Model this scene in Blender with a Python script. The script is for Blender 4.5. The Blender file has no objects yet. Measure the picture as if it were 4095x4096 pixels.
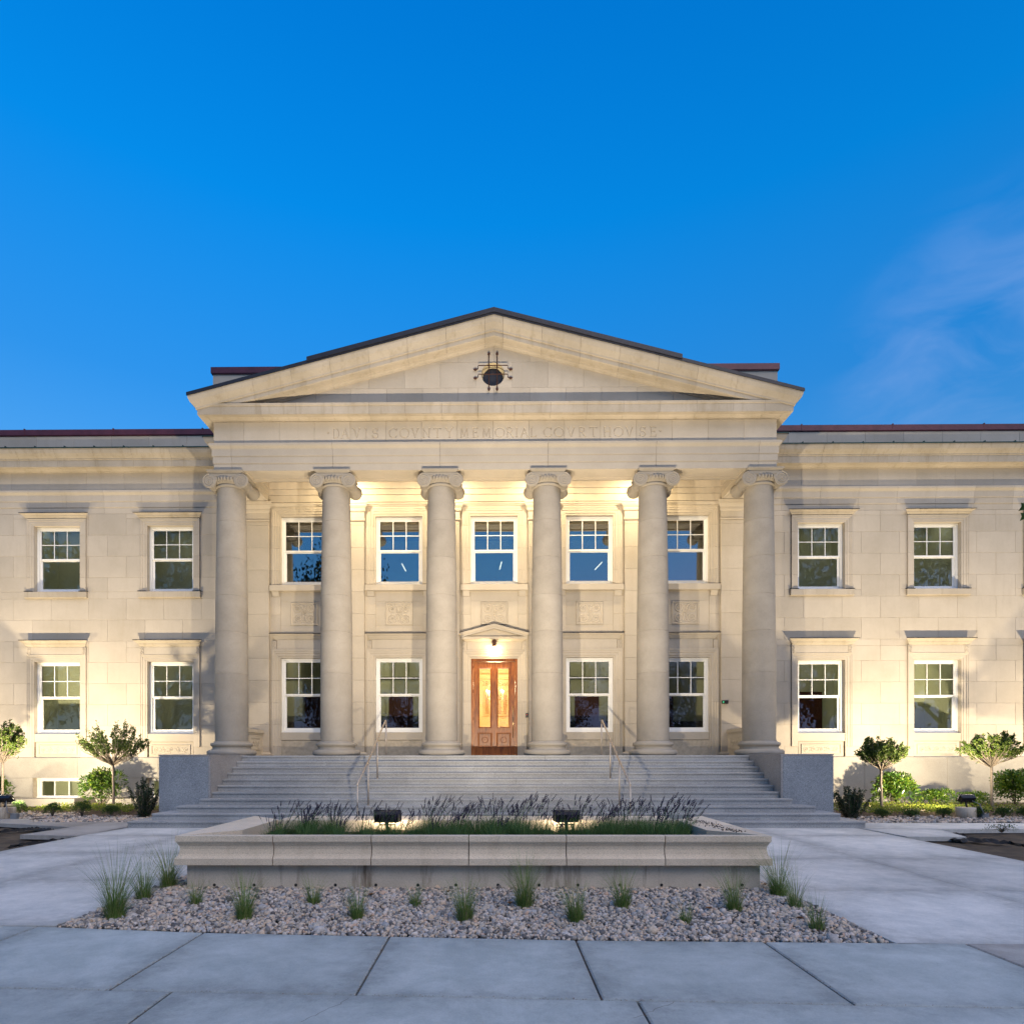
import bpy, bmesh, math, random
import numpy as np
from mathutils import Vector, Matrix

# ------------------------------------------------------------------ camera, sky, sun, exposure
SC = bpy.context.scene
COL = SC.collection
R = math.radians
H, F, PPX, YH, YAW = 1.77, 2550.0, 1951.5, 3024.0, 0.01      # eye height; photo focal length in photo pixels
W_PX = 4095.0

cam_d = bpy.data.cameras.new("camera")
cam = bpy.data.objects.new("camera", cam_d)
COL.objects.link(cam)
cam_d.sensor_fit = 'HORIZONTAL'
cam_d.sensor_width = 36
cam_d.lens = 36 * F / W_PX
cam_d.shift_x = (2047.5 - PPX) / W_PX
cam_d.shift_y = (YH - 2048) / W_PX
cam_d.clip_start = 0.05
cam_d.clip_end = 3000
cam.matrix_world = Matrix.Translation((0, 0, H)) @ Matrix.Rotation(YAW, 4, 'Z') @ Matrix.Rotation(math.pi / 2, 4, 'X') @ Matrix.Rotation(-0.001, 4, 'Z')
SC.camera = cam

SC.view_settings.view_transform = 'Standard'
SC.view_settings.look = 'None'
SC.view_settings.gamma = 1
SC.view_settings.exposure = 2.2
SC.view_settings.use_curve_mapping = False

world = bpy.data.worlds.new("World")
SC.world = world
world.use_nodes = True


class NT:
    """small node-tree helper"""
    def __init__(s, tree):
        s.t = tree

    def n(s, typ, ins=None, **kw):
        nd = s.t.nodes.new(typ)
        for k, v in kw.items():
            setattr(nd, k, v)
        for k, v in (ins or {}).items():
            if isinstance(v, bpy.types.NodeSocket):
                s.t.links.new(v, nd.inputs[k])
            else:
                nd.inputs[k].default_value = v
        return nd

    def mix(s, fac, a, b, mode='MIX'):
        nd = s.t.nodes.new('ShaderNodeMix')
        nd.data_type = 'RGBA'
        nd.blend_type = mode
        for sock, v in ((nd.inputs[0], fac), (nd.inputs[6], a), (nd.inputs[7], b)):
            if isinstance(v, bpy.types.NodeSocket):
                s.t.links.new(v, sock)
            else:
                sock.default_value = v if not isinstance(v, tuple) or len(v) == 4 else (*v, 1)
        return nd.outputs[2]

    def ramp(s, fac, stops, interp='LINEAR'):
        nd = s.t.nodes.new('ShaderNodeValToRGB')
        s.t.links.new(fac, nd.inputs[0])
        cr = nd.color_ramp
        cr.interpolation = interp
        while len(cr.elements) < len(stops):
            cr.elements.new(0.5)
        for e, (p, c) in zip(cr.elements, stops):
            e.position = p
            e.color = (c, c, c, 1) if isinstance(c, (int, float)) else (*c, 1)
        return nd.outputs[0]

    def math(s, op, a, b=0.0, clamp=False):
        nd = s.t.nodes.new('ShaderNodeMath')
        nd.operation = op
        nd.use_clamp = clamp
        for i, v in enumerate((a, b)):
            if isinstance(v, bpy.types.NodeSocket):
                s.t.links.new(v, nd.inputs[i])
            else:
                nd.inputs[i].default_value = v
        return nd.outputs[0]


SUN_EL, SUN_ROT = 3.0, 150.0
wt = NT(world.node_tree)
bgn = world.node_tree.nodes['Background']
sky = wt.n('ShaderNodeTexSky', sky_type='NISHITA', sun_disc=False, sun_elevation=R(SUN_EL), sun_rotation=R(SUN_ROT),
           ozone_density=5.0, dust_density=1.0, air_density=1.0, altitude=1300)
gam = wt.n('ShaderNodeGamma', {'Color': sky.outputs[0], 'Gamma': 0.5})
capped = wt.mix(1.0, gam.outputs[0], (0.85, 0.92, 1.42), 'DARKEN')
geo = wt.n('ShaderNodeTexCoord')
sepw = wt.n('ShaderNodeSeparateXYZ', {0: geo.outputs['Generated']})
altc = wt.ramp(sepw.outputs[2], [(0.0, (0.8, 0.85, 1.0)), (0.36, (0.38, 0.69, 0.93)), (0.47, (0.16, 0.63, 0.98)), (0.64, (0.01, 0.66, 1.12)), (0.80, (0.0, 0.54, 1.07))])
tinted = wt.mix(1.0, capped, altc, 'MULTIPLY')
mapw = wt.n('ShaderNodeMapping', {'Vector': geo.outputs['Generated'], 'Rotation': (0.3, 0.9, 0.5), 'Scale': (5.0, 5.0, 12.0), 'Location': (0.3, 0.1, 0.0)})
nzw = wt.n('ShaderNodeTexNoise', {'Vector': mapw.outputs[0], 'Scale': 1.6, 'Detail': 5.0, 'Roughness': 0.55, 'Distortion': 0.6})
wisp = wt.ramp(nzw.outputs[0], [(0.40, 0.0), (0.70, 0.27)])
dotr = wt.n('ShaderNodeVectorMath', {0: geo.outputs['Generated'], 1: (0.555, 0.71, 0.43)}, operation='DOT_PRODUCT')
mask = wt.ramp(dotr.outputs['Value'], [(0.980, 0.0), (0.998, 1.0)], 'EASE')
cf = wt.math('MULTIPLY', wisp, mask)
skyc = wt.mix(cf, tinted, (0.50, 0.72, 1.25))
world.node_tree.links.new(skyc, bgn.inputs[0])
bgn.inputs[1].default_value = 0.15

sun_d = bpy.data.lights.new("afterglow_sun", 'SUN')
sun_d.energy = 0.38
sun_d.angle = R(40)
sun_d.color = (1.0, 0.86, 0.74)
sun = bpy.data.objects.new("afterglow_sun", sun_d)
COL.objects.link(sun)
_az = R(SUN_ROT)
sun_dir = Vector((math.sin(_az) * math.cos(R(50)), math.cos(_az) * math.cos(R(50)), math.sin(R(50))))
sun.rotation_euler = sun_dir.to_track_quat('Z', 'Y').to_euler()


# ------------------------------------------------------------------ photo pixel -> place
def _k(px):
    k = (px - PPX) / F
    return (k * math.cos(YAW) - math.sin(YAW)) / (math.cos(YAW) + k * math.sin(YAW))


def at(px, py, Y):
    X = Y * _k(px)
    d = -X * math.sin(YAW) + Y * math.cos(YAW)
    return X, H + (YH - py - 0.001 * (px - PPX)) * d / F


def gnd(px, py, z=0.0):
    d = (H - z) * F / (py - YH + 0.001 * (px - PPX))
    kk = _k(px)
    Y = d / (math.cos(YAW) - kk * math.sin(YAW))
    return Y * kk, Y


# ------------------------------------------------------------------ object helpers
WL = {}


def _place(o, parent):
    COL.objects.link(o)
    if parent is not None:
        o.parent = parent
        w = WL.get(parent.name, Vector((0, 0, 0)))
        o.matrix_parent_inverse = Matrix.Translation(-w)
        WL[o.name] = Vector((0, 0, 0))
    else:
        WL[o.name] = Vector(o.location)


def mesh_obj(name, me, mat, parent=None):
    if mat is not None and len(me.materials) == 0:
        me.materials.append(mat)
    o = bpy.data.objects.new(name, me)
    _place(o, parent)
    return o


def tag(o, label=None, cat=None, group=None, kind=None):
    if label: o['label'] = label
    if cat: o['category'] = cat
    if group: o['group'] = group
    if kind: o['kind'] = kind
    return o


def thing(name, loc, label, cat, group=None):
    o = bpy.data.objects.new(name, None)
    o.empty_display_size = 0.2
    o.location = loc
    COL.objects.link(o)
    WL[o.name] = Vector(loc)
    return tag(o, label, cat, group)


def dup(src, loc, label=None, rotz=None, scale=None):
    r = src.copy()
    COL.objects.link(r)
    r.location = loc
    if rotz is not None: r.rotation_euler = (0, 0, rotz)
    if scale is not None: r.scale = (scale,) * 3
    if label: r['label'] = label
    for ch in list(src.children):
        c = ch.copy(); COL.objects.link(c); c.parent = r; c.matrix_parent_inverse = ch.matrix_parent_inverse.copy()
        for g in list(ch.children):
            d = g.copy(); COL.objects.link(d); d.parent = c; d.matrix_parent_inverse = g.matrix_parent_inverse.copy()
    return r


class MB:
    def __init__(s):
        s.v = []; s.f = []; s.sm = []

    def add(s, vs, fs, smooth=False):
        b = len(s.v)
        s.v += [tuple(v) for v in vs]
        s.f += [tuple(i + b for i in f) for f in fs]
        s.sm += [smooth] * len(fs)
        return s

    def box(s, x0, x1, y0, y1, z0, z1):
        vs = [(x0, y0, z0), (x1, y0, z0), (x1, y1, z0), (x0, y1, z0), (x0, y0, z1), (x1, y0, z1), (x1, y1, z1), (x0, y1, z1)]
        return s.add(vs, [(0, 3, 2, 1), (4, 5, 6, 7), (0, 1, 5, 4), (1, 2, 6, 5), (2, 3, 7, 6), (3, 0, 4, 7)])

    def block(s, x0, x1, z0, z1, y, depth=0.05, c=0.005, g=0.0022):
        """dressed stone: front at y with chamfered arrises, g = half joint"""
        x0 += g; x1 -= g; z0 += g; z1 -= g
        if x1 - x0 < 3 * c or z1 - z0 < 3 * c: return s
        vs = [(x0 + c, y, z0 + c), (x1 - c, y, z0 + c), (x1 - c, y, z1 - c), (x0 + c, y, z1 - c),
              (x0, y + c, z0), (x1, y + c, z0), (x1, y + c, z1), (x0, y + c, z1),
              (x0, y + depth, z0), (x1, y + depth, z0), (x1, y + depth, z1), (x0, y + depth, z1)]
        fs = [(0, 1, 2, 3), (0, 4, 5, 1), (1, 5, 6, 2), (2, 6, 7, 3), (3, 7, 4, 0),
              (4, 8, 9, 5), (5, 9, 10, 6), (6, 10, 11, 7), (7, 11, 8, 4), (8, 11, 10, 9)]
        return s.add(vs, fs)

    def run(s, prof, P0, P1, n, u, m0=(0, 0), m1=(0, 0), smooth=False):
        """extrude closed profile [(p,q)] from P0 to P1; p along n, q along u; m = mitre offsets along the run per p, per q"""
        P0 = Vector(P0); P1 = Vector(P1); n = Vector(n); u = Vector(u)
        d = (P1 - P0).normalized()
        k = len(prof)
        a = [P0 + n * p + u * q + d * (m0[0] * p + m0[1] * q) for p, q in prof]
        b = [P1 + n * p + u * q + d * (m1[0] * p + m1[1] * q) for p, q in prof]
        fs = [(i, (i + 1) % k, (i + 1) % k + k, i + k) for i in range(k)]
        s.add(a + b, fs, smooth)
        s.f += [tuple(len(s.v) - 2 * k + i for i in range(k))[::-1], tuple(len(s.v) - k + i for i in range(k))]
        s.sm += [False, False]
        return s

    def lathe(s, prof, c=(0, 0, 0), axis='Z', seg=32, smooth=True, a0=0.0, a1=2 * math.pi):
        """prof [(r, h)]"""
        full = abs(a1 - a0 - 2 * math.pi) < 1e-6
        n = seg if full else seg + 1
        vs = []
        for r, h in prof:
            for i in range(n):
                a = a0 + (a1 - a0) * i / seg
                x, y = r * math.cos(a), r * math.sin(a)
                if axis == 'Z': vs.append((c[0] + x, c[1] + y, c[2] + h))
                elif axis == 'Y': vs.append((c[0] + x, c[1] + h, c[2] + y))
                else: vs.append((c[0] + h, c[1] + x, c[2] + y))
        fs = []
        for j in range(len(prof) - 1):
            for i in range(seg):
                i2 = (i + 1) % n
                fs.append((j * n + i, j * n + i2, (j + 1) * n + i2, (j + 1) * n + i))
        s.add(vs, fs, smooth)
        b = len(s.v) - len(vs)
        if full:
            s.f.append(tuple(b + i for i in range(n))[::-1]); s.sm.append(False)
            s.f.append(tuple(b + (len(prof) - 1) * n + i for i in range(n))); s.sm.append(False)
        return s

    def tube(s, pts, r, seg=8, smooth=True, up=None):
        """sweep; r number or list"""
        pts = [Vector(p) for p in pts]
        n = len(pts)
        rr = r if isinstance(r, (list, tuple)) else [r] * n
        vs = []
        prev = None
        for i, p in enumerate(pts):
            t = (pts[min(i + 1, n - 1)] - pts[max(i - 1, 0)])
            if t.length < 1e-9: t = Vector((0, 0, 1))
            t.normalize()
            ref = prev if prev is not None else (Vector((0, 0, 1)) if abs(t.z) < 0.9 else Vector((1, 0, 0)))
            x = ref - t * ref.dot(t)
            if x.length < 1e-6: x = t.orthogonal()
            x.normalize()
            y = t.cross(x)
            prev = x
            for k in range(seg):
                a = 2 * math.pi * k / seg
                vs.append(p + (x * math.cos(a) + y * math.sin(a)) * rr[i])
        fs = [(j * seg + k, j * seg + (k + 1) % seg, (j + 1) * seg + (k + 1) % seg, (j + 1) * seg + k) for j in range(n - 1) for k in range(seg)]
        b = len(s.v)
        s.add(vs, fs, smooth)
        s.f += [tuple(b + k for k in range(seg))[::-1], tuple(b + (n - 1) * seg + k for k in range(seg))]
        s.sm += [False, False]
        return s

    def mesh(s, name):
        me = bpy.data.meshes.new(name)
        me.from_pydata(s.v, [], s.f)
        me.polygons.foreach_set('use_smooth', s.sm)
        me.update()
        return me

    def build(s, name, mat, parent=None, fix=True):
        me = s.mesh(name)
        if fix and len(s.f) < 60000:
            bm = bmesh.new(); bm.from_mesh(me)
            bmesh.ops.recalc_face_normals(bm, faces=bm.faces)
            bm.to_mesh(me); bm.free()
        return mesh_obj(name, me, mat, parent)


# ------------------------------------------------------------------ materials
MATS = {}


def new_mat(name):
    m = bpy.data.materials.new(name)
    m.use_nodes = True
    t = NT(m.node_tree)
    b = m.node_tree.nodes['Principled BSDF']
    return m, t, b


def stone_mat(name, c1, c2, rough=0.85, speck=0.25, speck_scale=90, bump=0.25, blotch=0.9, var=0.10, stains=0.0, warm=(0.36, 0.27, 0.16)):
    m, t, b = new_mat(name)
    tc = t.n('ShaderNodeTexCoord')
    oi = t.n('ShaderNodeObjectInfo')
    big = t.n('ShaderNodeTexNoise', {'Vector': tc.outputs['Object'], 'Scale': blotch, 'Detail': 6.0, 'Roughness': 0.6})
    fac = t.ramp(big.outputs[0], [(0.35, 0.0), (0.68, 1.0)])
    col = t.mix(fac, c1, c2)
    # each block has its own tone
    rnd = t.math('MULTIPLY_ADD', oi.outputs['Random'], 2 * var)
    m.node_tree.nodes[-1].inputs[2].default_value = 1 - var
    comb = t.n('ShaderNodeCombineColor', {0: rnd, 1: rnd, 2: rnd})
    col = t.mix(1.0, col, comb.outputs[0], 'MULTIPLY')
    fine = t.n('ShaderNodeTexNoise', {'Vector': tc.outputs['Object'], 'Scale': speck_scale, 'Detail': 3.0, 'Roughness': 0.7})
    sp = t.ramp(fine.outputs[0], [(0.30, 1 - speck), (0.5, 1.0), (0.72, 1 + speck * 0.4)])
    col = t.mix(1.0, col, sp, 'MULTIPLY')
    if stains > 0:
        mp = t.n('ShaderNodeMapping', {'Vector': tc.outputs['Object'], 'Scale': (5.0, 5.0, 0.6)})
        st = t.n('ShaderNodeTexNoise', {'Vector': mp.outputs[0], 'Scale': 1.0, 'Detail': 6.0, 'Roughness': 0.7})
        sf = t.ramp(st.outputs[0], [(0.52, 0.0), (0.72, stains)])
        col = t.mix(sf, col, warm)
    m.node_tree.links.new(col, b.inputs['Base Color'])
    b.inputs['Roughness'].default_value = rough
    b.inputs['Specular IOR Level'].default_value = 0.25
    bp = t.n('ShaderNodeBump', {'Height': fine.outputs[0], 'Strength': bump, 'Distance': 0.01})
    m.node_tree.links.new(bp.outputs[0], b.inputs['Normal'])
    return m


def granite_mat(name, c1, c2, c3, rough=0.6, scale=150):
    m, t, b = new_mat(name)
    tc = t.n('ShaderNodeTexCoord'); oi = t.n('ShaderNodeObjectInfo')
    v1 = t.n('ShaderNodeTexVoronoi', {'Vector': tc.outputs['Object'], 'Scale': scale})
    n1 = t.n('ShaderNodeTexNoise', {'Vector': tc.outputs['Object'], 'Scale': scale * 0.6, 'Detail': 3.0})
    n2 = t.n('ShaderNodeTexNoise', {'Vector': tc.outputs['Object'], 'Scale': 1.1, 'Detail': 5.0, 'Roughness': 0.65})
    sep = t.n('ShaderNodeSeparateColor', {0: v1.outputs['Color']})
    base = t.ramp(sep.outputs[0], [(0.0, c3), (0.22, c3), (0.3, c1), (0.7, c1), (0.8, c2)], 'LINEAR')
    base = t.mix(0.35, base, t.ramp(n1.outputs[0], [(0.3, c1), (0.7, c2)]))
    blot = t.ramp(n2.outputs[0], [(0.3, 0.80), (0.7, 1.08)])
    base = t.mix(1.0, base, blot, 'MULTIPLY')
    r2 = t.math('MULTIPLY_ADD', oi.outputs['Random'], 0.16)
    m.node_tree.nodes[-1].inputs[2].default_value = 0.92
    comb = t.n('ShaderNodeCombineColor', {0: r2, 1: r2, 2: r2})
    base = t.mix(1.0, base, comb.outputs[0], 'MULTIPLY')
    m.node_tree.links.new(base, b.inputs['Base Color'])
    b.inputs['Roughness'].default_value = rough
    bp = t.n('ShaderNodeBump', {'Height': n1.outputs[0], 'Strength': 0.15, 'Distance': 0.004})
    m.node_tree.links.new(bp.outputs[0], b.inputs['Normal'])
    return m


def concrete_mat(name, c1, c2, scale=0.9, contrast=(0.38, 0.62), streak=(1, 1, 1), rough=0.8, broom=False):
    m, t, b = new_mat(name)
    tc = t.n('ShaderNodeTexCoord'); oi = t.n('ShaderNodeObjectInfo')
    mp = t.n('ShaderNodeMapping', {'Vector': tc.outputs['Object'], 'Scale': streak})
    n1 = t.n('ShaderNodeTexNoise', {'Vector': mp.outputs[0], 'Scale': scale, 'Detail': 12.0, 'Roughness': 0.78, 'Distortion': 0.15})
    n2 = t.n('ShaderNodeTexNoise', {'Vector': tc.outputs['Object'], 'Scale': 60.0, 'Detail': 4.0, 'Roughness': 0.7})
    n3 = t.n('ShaderNodeTexNoise', {'Vector': tc.outputs['Object'], 'Scale': 0.35, 'Detail': 3.0})
    col = t.mix(t.ramp(n1.outputs[0], [(contrast[0], 0.0), (contrast[1], 1.0)]), c1, c2)
    col = t.mix(1.0, col, t.ramp(n2.outputs[0], [(0.3, 0.88), (0.55, 1.0), (0.75, 1.05)]), 'MULTIPLY')
    col = t.mix(1.0, col, t.ramp(n3.outputs[0], [(0.3, 0.88), (0.7, 1.1)]), 'MULTIPLY')
    # weathering creeps in from the edges of each slab
    sg = t.n('ShaderNodeSeparateXYZ', {0: tc.outputs['Generated']})
    ex = t.math('MINIMUM', sg.outputs[0], t.math('SUBTRACT', 1.0, sg.outputs[0]))
    ey = t.math('MINIMUM', sg.outputs[1], t.math('SUBTRACT', 1.0, sg.outputs[1]))
    ed = t.math('MINIMUM', ex, ey)
    n4 = t.n('ShaderNodeTexNoise', {'Vector': tc.outputs['Object'], 'Scale': 5.0, 'Detail': 10.0, 'Roughness': 0.75})
    edn = t.math('ADD', ed, t.math('MULTIPLY', t.math('SUBTRACT', n4.outputs[0], 0.5), 0.55))
    col = t.mix(1.0, col, t.ramp(edn, [(0.0, 0.70), (0.12, 0.90), (0.28, 1.0)]), 'MULTIPLY')
    n5 = t.n('ShaderNodeTexNoise', {'Vector': tc.outputs['Object'], 'Scale': 14.0, 'Detail': 4.0, 'Roughness': 0.6})
    col = t.mix(1.0, col, t.ramp(n5.outputs[0], [(0.24, 0.72), (0.33, 1.0)]), 'MULTIPLY')
    r2 = t.math('MULTIPLY_ADD', oi.outputs['Random'], 0.14)
    m.node_tree.nodes[-1].inputs[2].default_value = 0.93
    comb = t.n('ShaderNodeCombineColor', {0: r2, 1: r2, 2: r2})
    col = t.mix(1.0, col, comb.outputs[0], 'MULTIPLY')
    m.node_tree.links.new(col, b.inputs['Base Color'])
    b.inputs['Roughness'].default_value = rough
    hgt = n2.outputs[0]
    if broom:
        mb = t.n('ShaderNodeMapping', {'Vector': tc.outputs['Object'], 'Scale': (160, 4, 1)})
        nb = t.n('ShaderNodeTexNoise', {'Vector': mb.outputs[0], 'Scale': 1.0, 'Detail': 2.0})
        hgt = t.math('ADD', n2.outputs[0], nb.outputs[0])
    bp = t.n('ShaderNodeBump', {'Height': hgt, 'Strength': 0.25, 'Distance': 0.004})
    m.node_tree.links.new(bp.outputs[0], b.inputs['Normal'])
    return m


def plain(name, c, rough=0.5, metal=0.0, noise=0.0, nscale=8.0, spec=0.5, bump=0.0):
    m, t, b = new_mat(name)
    b.inputs['Base Color'].default_value = (*c, 1)
    if noise or bump:
        tc = t.n('ShaderNodeTexCoord')
        nz = t.n('ShaderNodeTexNoise', {'Vector': tc.outputs['Object'], 'Scale': nscale, 'Detail': 6.0, 'Roughness': 0.65})
        col = t.mix(1.0, (*c, 1), t.ramp(nz.outputs[0], [(0.3, 1 - noise), (0.7, 1 + noise)]), 'MULTIPLY')
        m.node_tree.links.new(col, b.inputs['Base Color'])
        if bump:
            bp = t.n('ShaderNodeBump', {'Height': nz.outputs[0], 'Strength': bump, 'Distance': 0.01})
            m.node_tree.links.new(bp.outputs[0], b.inputs['Normal'])
    b.inputs['Roughness'].default_value = rough
    b.inputs['Metallic'].default_value = metal
    b.inputs['Specular IOR Level'].default_value = spec
    return m


def island_mat(name, stops, rough=0.8, noise=0.15, nscale=40, trans=0.0, spec=0.3):
    m, t, b = new_mat(name)
    g = t.n('ShaderNodeNewGeometry')
    col = t.ramp(g.outputs['Random Per Island'], stops)
    tc = t.n('ShaderNodeTexCoord')
    nz = t.n('ShaderNodeTexNoise', {'Vector': tc.outputs['Object'], 'Scale': nscale, 'Detail': 3.0})
    col = t.mix(1.0, col, t.ramp(nz.outputs[0], [(0.3, 1 - noise), (0.7, 1 + noise)]), 'MULTIPLY')
    m.node_tree.links.new(col, b.inputs['Base Color'])
    b.inputs['Roughness'].default_value = rough
    b.inputs['Specular IOR Level'].default_value = spec
    if trans > 0:
        tr = t.n('ShaderNodeBsdfTranslucent', {'Color': col})
        mx = t.n('ShaderNodeMixShader', {0: trans, 1: b.outputs[0], 2: tr.outputs[0]})
        m.node_tree.links.new(mx.outputs[0], m.node_tree.nodes['Material Output'].inputs[0])
    return m


def emit_mat(name, c, s):
    m, t, b = new_mat(name)
    b.inputs['Base Color'].default_value = (*c, 1)
    b.inputs['Emission Color'].default_value = (*c, 1)
    b.inputs['Emission Strength'].default_value = s
    return m


def glass_mat(name, refl, tint):
    m, t, b = new_mat(name)
    nt = m.node_tree
    lw = t.n('ShaderNodeFresnel', {'IOR': 1.5})
    fac = t.math('ADD', lw.outputs[0], refl, True)
    gl = t.n('ShaderNodeBsdfGlossy', {'Color': (0.92, 0.95, 1, 1), 'Roughness': 0.0})
    tp = t.n('ShaderNodeBsdfTransparent', {'Color': (*tint, 1)})
    mx = t.n('ShaderNodeMixShader', {0: fac, 1: tp.outputs[0], 2: gl.outputs[0]})
    nt.links.new(mx.outputs[0], nt.nodes['Material Output'].inputs[0])
    return m


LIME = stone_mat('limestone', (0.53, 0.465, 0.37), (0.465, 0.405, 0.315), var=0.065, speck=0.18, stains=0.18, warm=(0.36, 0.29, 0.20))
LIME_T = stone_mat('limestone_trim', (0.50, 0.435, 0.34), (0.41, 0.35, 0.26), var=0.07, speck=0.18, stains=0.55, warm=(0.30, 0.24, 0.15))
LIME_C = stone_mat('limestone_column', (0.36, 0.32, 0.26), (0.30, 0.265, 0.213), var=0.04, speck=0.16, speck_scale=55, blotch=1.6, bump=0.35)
LIME_A = stone_mat('limestone_architrave', (0.44, 0.39, 0.315), (0.38, 0.335, 0.27), var=0.06, speck=0.2)
ENGR = plain('engraved_letter_shade', (0.12, 0.09, 0.055), 0.95)  # groove shade put into the colour so the cut letters read
MORTAR = plain('mortar', (0.43, 0.37, 0.28), 0.95, noise=0.2)
BASEC = stone_mat('basement_concrete', (0.40, 0.37, 0.31), (0.34, 0.31, 0.26), var=0.04, speck=0.2, speck_scale=60, blotch=1.3)
GRAN = granite_mat('grey_granite', (0.25, 0.27, 0.285), (0.40, 0.42, 0.43), (0.065, 0.075, 0.09), scale=110)
GRAN_T = granite_mat('step_granite', (0.33, 0.33, 0.32), (0.46, 0.455, 0.44), (0.15, 0.15, 0.15), scale=120)
GRAN_S = granite_mat('side_granite', (0.30, 0.28, 0.26), (0.42, 0.39, 0.365), (0.13, 0.12, 0.115), scale=125)
SIDEW = concrete_mat('sidewalk_concrete', (0.36, 0.395, 0.375), (0.50, 0.53, 0.50), scale=1.0, contrast=(0.40, 0.60), broom=True)
WALKC = concrete_mat('walkway_concrete', (0.50, 0.50, 0.465), (0.72, 0.69, 0.63), scale=1.3, contrast=(0.38, 0.62), streak=(1.0, 1.0, 1))
WALKT = concrete_mat('tan_concrete', (0.38, 0.35, 0.31), (0.46, 0.43, 0.385), scale=2.0)
PRECAST = stone_mat('precast_coping', (0.74, 0.61, 0.45), (0.63, 0.52, 0.38), var=0.08, speck=0.45, speck_scale=120, bump=0.4, stains=0.25)
CONCW = stone_mat('planter_concrete', (0.60, 0.52, 0.41), (0.48, 0.41, 0.32), var=0.03, speck=0.2, speck_scale=50, stains=0.9, warm=(0.15, 0.10, 0.06), blotch=2.0)
WHITE = plain('white_window_paint', (0.80, 0.79, 0.75), 0.35, noise=0.02)
GLASS = glass_mat('window_glass', 0.012, (0.93, 0.95, 0.90))
GLASS_U = glass_mat('reflective_window_glass', 0.24, (0.62, 0.66, 0.60))
GLASS_D = glass_mat('door_glass', 0.03, (0.95, 0.93, 0.88))
DKMETAL = plain('dark_roof_metal', (0.025, 0.024, 0.028), 0.4, 0.3, noise=0.2)
MAROON = plain('maroon_coping_metal', (0.115, 0.030, 0.038), 0.45, 0.2, noise=0.25, nscale=3)
VERDI = plain('green_metal_flashing', (0.02, 0.05, 0.045), 0.6, 0.3, noise=0.3)
RUST = plain('rusty_iron', (0.075, 0.030, 0.018), 0.8, 0.4, noise=0.5, nscale=30)
BRASS = plain('polished_brass', (0.62, 0.48, 0.25), 0.22, 1.0)
STEEL = plain('brushed_stainless_steel', (0.50, 0.43, 0.35), 0.5, 0.85, noise=0.05, nscale=40)
BLACK = plain('black_powder_coat', (0.010, 0.010, 0.012), 0.45)
BLACKF = plain('black_landscape_fabric', (0.008, 0.008, 0.008), 0.7, noise=0.4, bump=0.4, nscale=20)
ROOMW = plain('interior_wall_paint', (0.74, 0.74, 0.58), 0.9, noise=0.05, nscale=1)
ROOMD = plain('interior_dark_panel', (0.07, 0.07, 0.06), 0.8, noise=0.2, nscale=2)
REDDR = plain('interior_red_door', (0.10, 0.022, 0.012), 0.6)
HALLW = plain('entrance_hall_plaster', (0.72, 0.60, 0.40), 0.9, noise=0.04, nscale=1)
CEILT = plain('ceiling_tile', (0.75, 0.75, 0.64), 0.9)
SOIL = plain('planting_soil', (0.085, 0.055, 0.033), 0.95, noise=0.5, nscale=25, bump=0.8)
DIRT = plain('bare_dirt', (0.075, 0.052, 0.030), 0.95, noise=0.6, nscale=3.0, bump=0.9)
EARTH = plain('ground_earth', (0.09, 0.08, 0.05), 0.95, noise=0.3, nscale=2.0)
BARK = plain('tree_bark', (0.16, 0.13, 0.10), 0.9, noise=0.3, nscale=25, bump=0.5)
GRAVEL = island_mat('river_gravel', [(0.0, (0.09, 0.08, 0.075)), (0.2, (0.22, 0.205, 0.19)), (0.45, (0.52, 0.44, 0.35)), (0.62, (0.62, 0.46, 0.32)),
                                     (0.75, (0.30, 0.30, 0.30)), (0.9, (0.66, 0.57, 0.49)), (1.0, (0.52, 0.33, 0.22))], 0.75, 0.2, 60)
LEAF = island_mat('serviceberry_leaf', [(0.0, (0.045, 0.085, 0.015)), (0.5, (0.085, 0.14, 0.02)), (1.0, (0.14, 0.17, 0.03))], 0.5, 0.1, 10, 0.3)
LEAF_L = island_mat('laurel_leaf', [(0.0, (0.025, 0.07, 0.008)), (0.6, (0.06, 0.13, 0.012)), (1.0, (0.15, 0.20, 0.02))], 0.35, 0.1, 10, 0.25, 0.5)
LEAF_H = island_mat('holly_leaf', [(0.0, (0.012, 0.025, 0.010)), (0.6, (0.020, 0.045, 0.012)), (1.0, (0.04, 0.075, 0.015))], 0.35, 0.1, 10, 0.1, 0.5)
LEAF_J = island_mat('low_shrub_leaf', [(0.0, (0.025, 0.060, 0.015)), (0.6, (0.05, 0.10, 0.02)), (1.0, (0.10, 0.15, 0.03))], 0.6, 0.1, 10, 0.2)
LEAF_Y = island_mat('ground_cover_leaf', [(0.0, (0.10, 0.16, 0.02)), (0.6, (0.20, 0.26, 0.03)), (1.0, (0.36, 0.36, 0.05))], 0.5, 0.1, 10, 0.3)
LEAF_D = island_mat('street_tree_leaf', [(0.0, (0.012, 0.02, 0.008)), (1.0, (0.03, 0.045, 0.015))], 0.8, 0.1, 4, 0.1)
GRASS = island_mat('ornamental_grass', [(0.0, (0.09, 0.16, 0.035)), (0.55, (0.17, 0.27, 0.06)), (0.82, (0.27, 0.34, 0.09)), (0.9, (0.34, 0.30, 0.14)), (1.0, (0.42, 0.33, 0.18))], 0.6, 0.1, 10, 0.25)
LAVG = island_mat('lavender_foliage', [(0.0, (0.06, 0.13, 0.035)), (0.6, (0.10, 0.20, 0.055)), (1.0, (0.17, 0.25, 0.09))], 0.6, 0.1, 10, 0.25)
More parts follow.
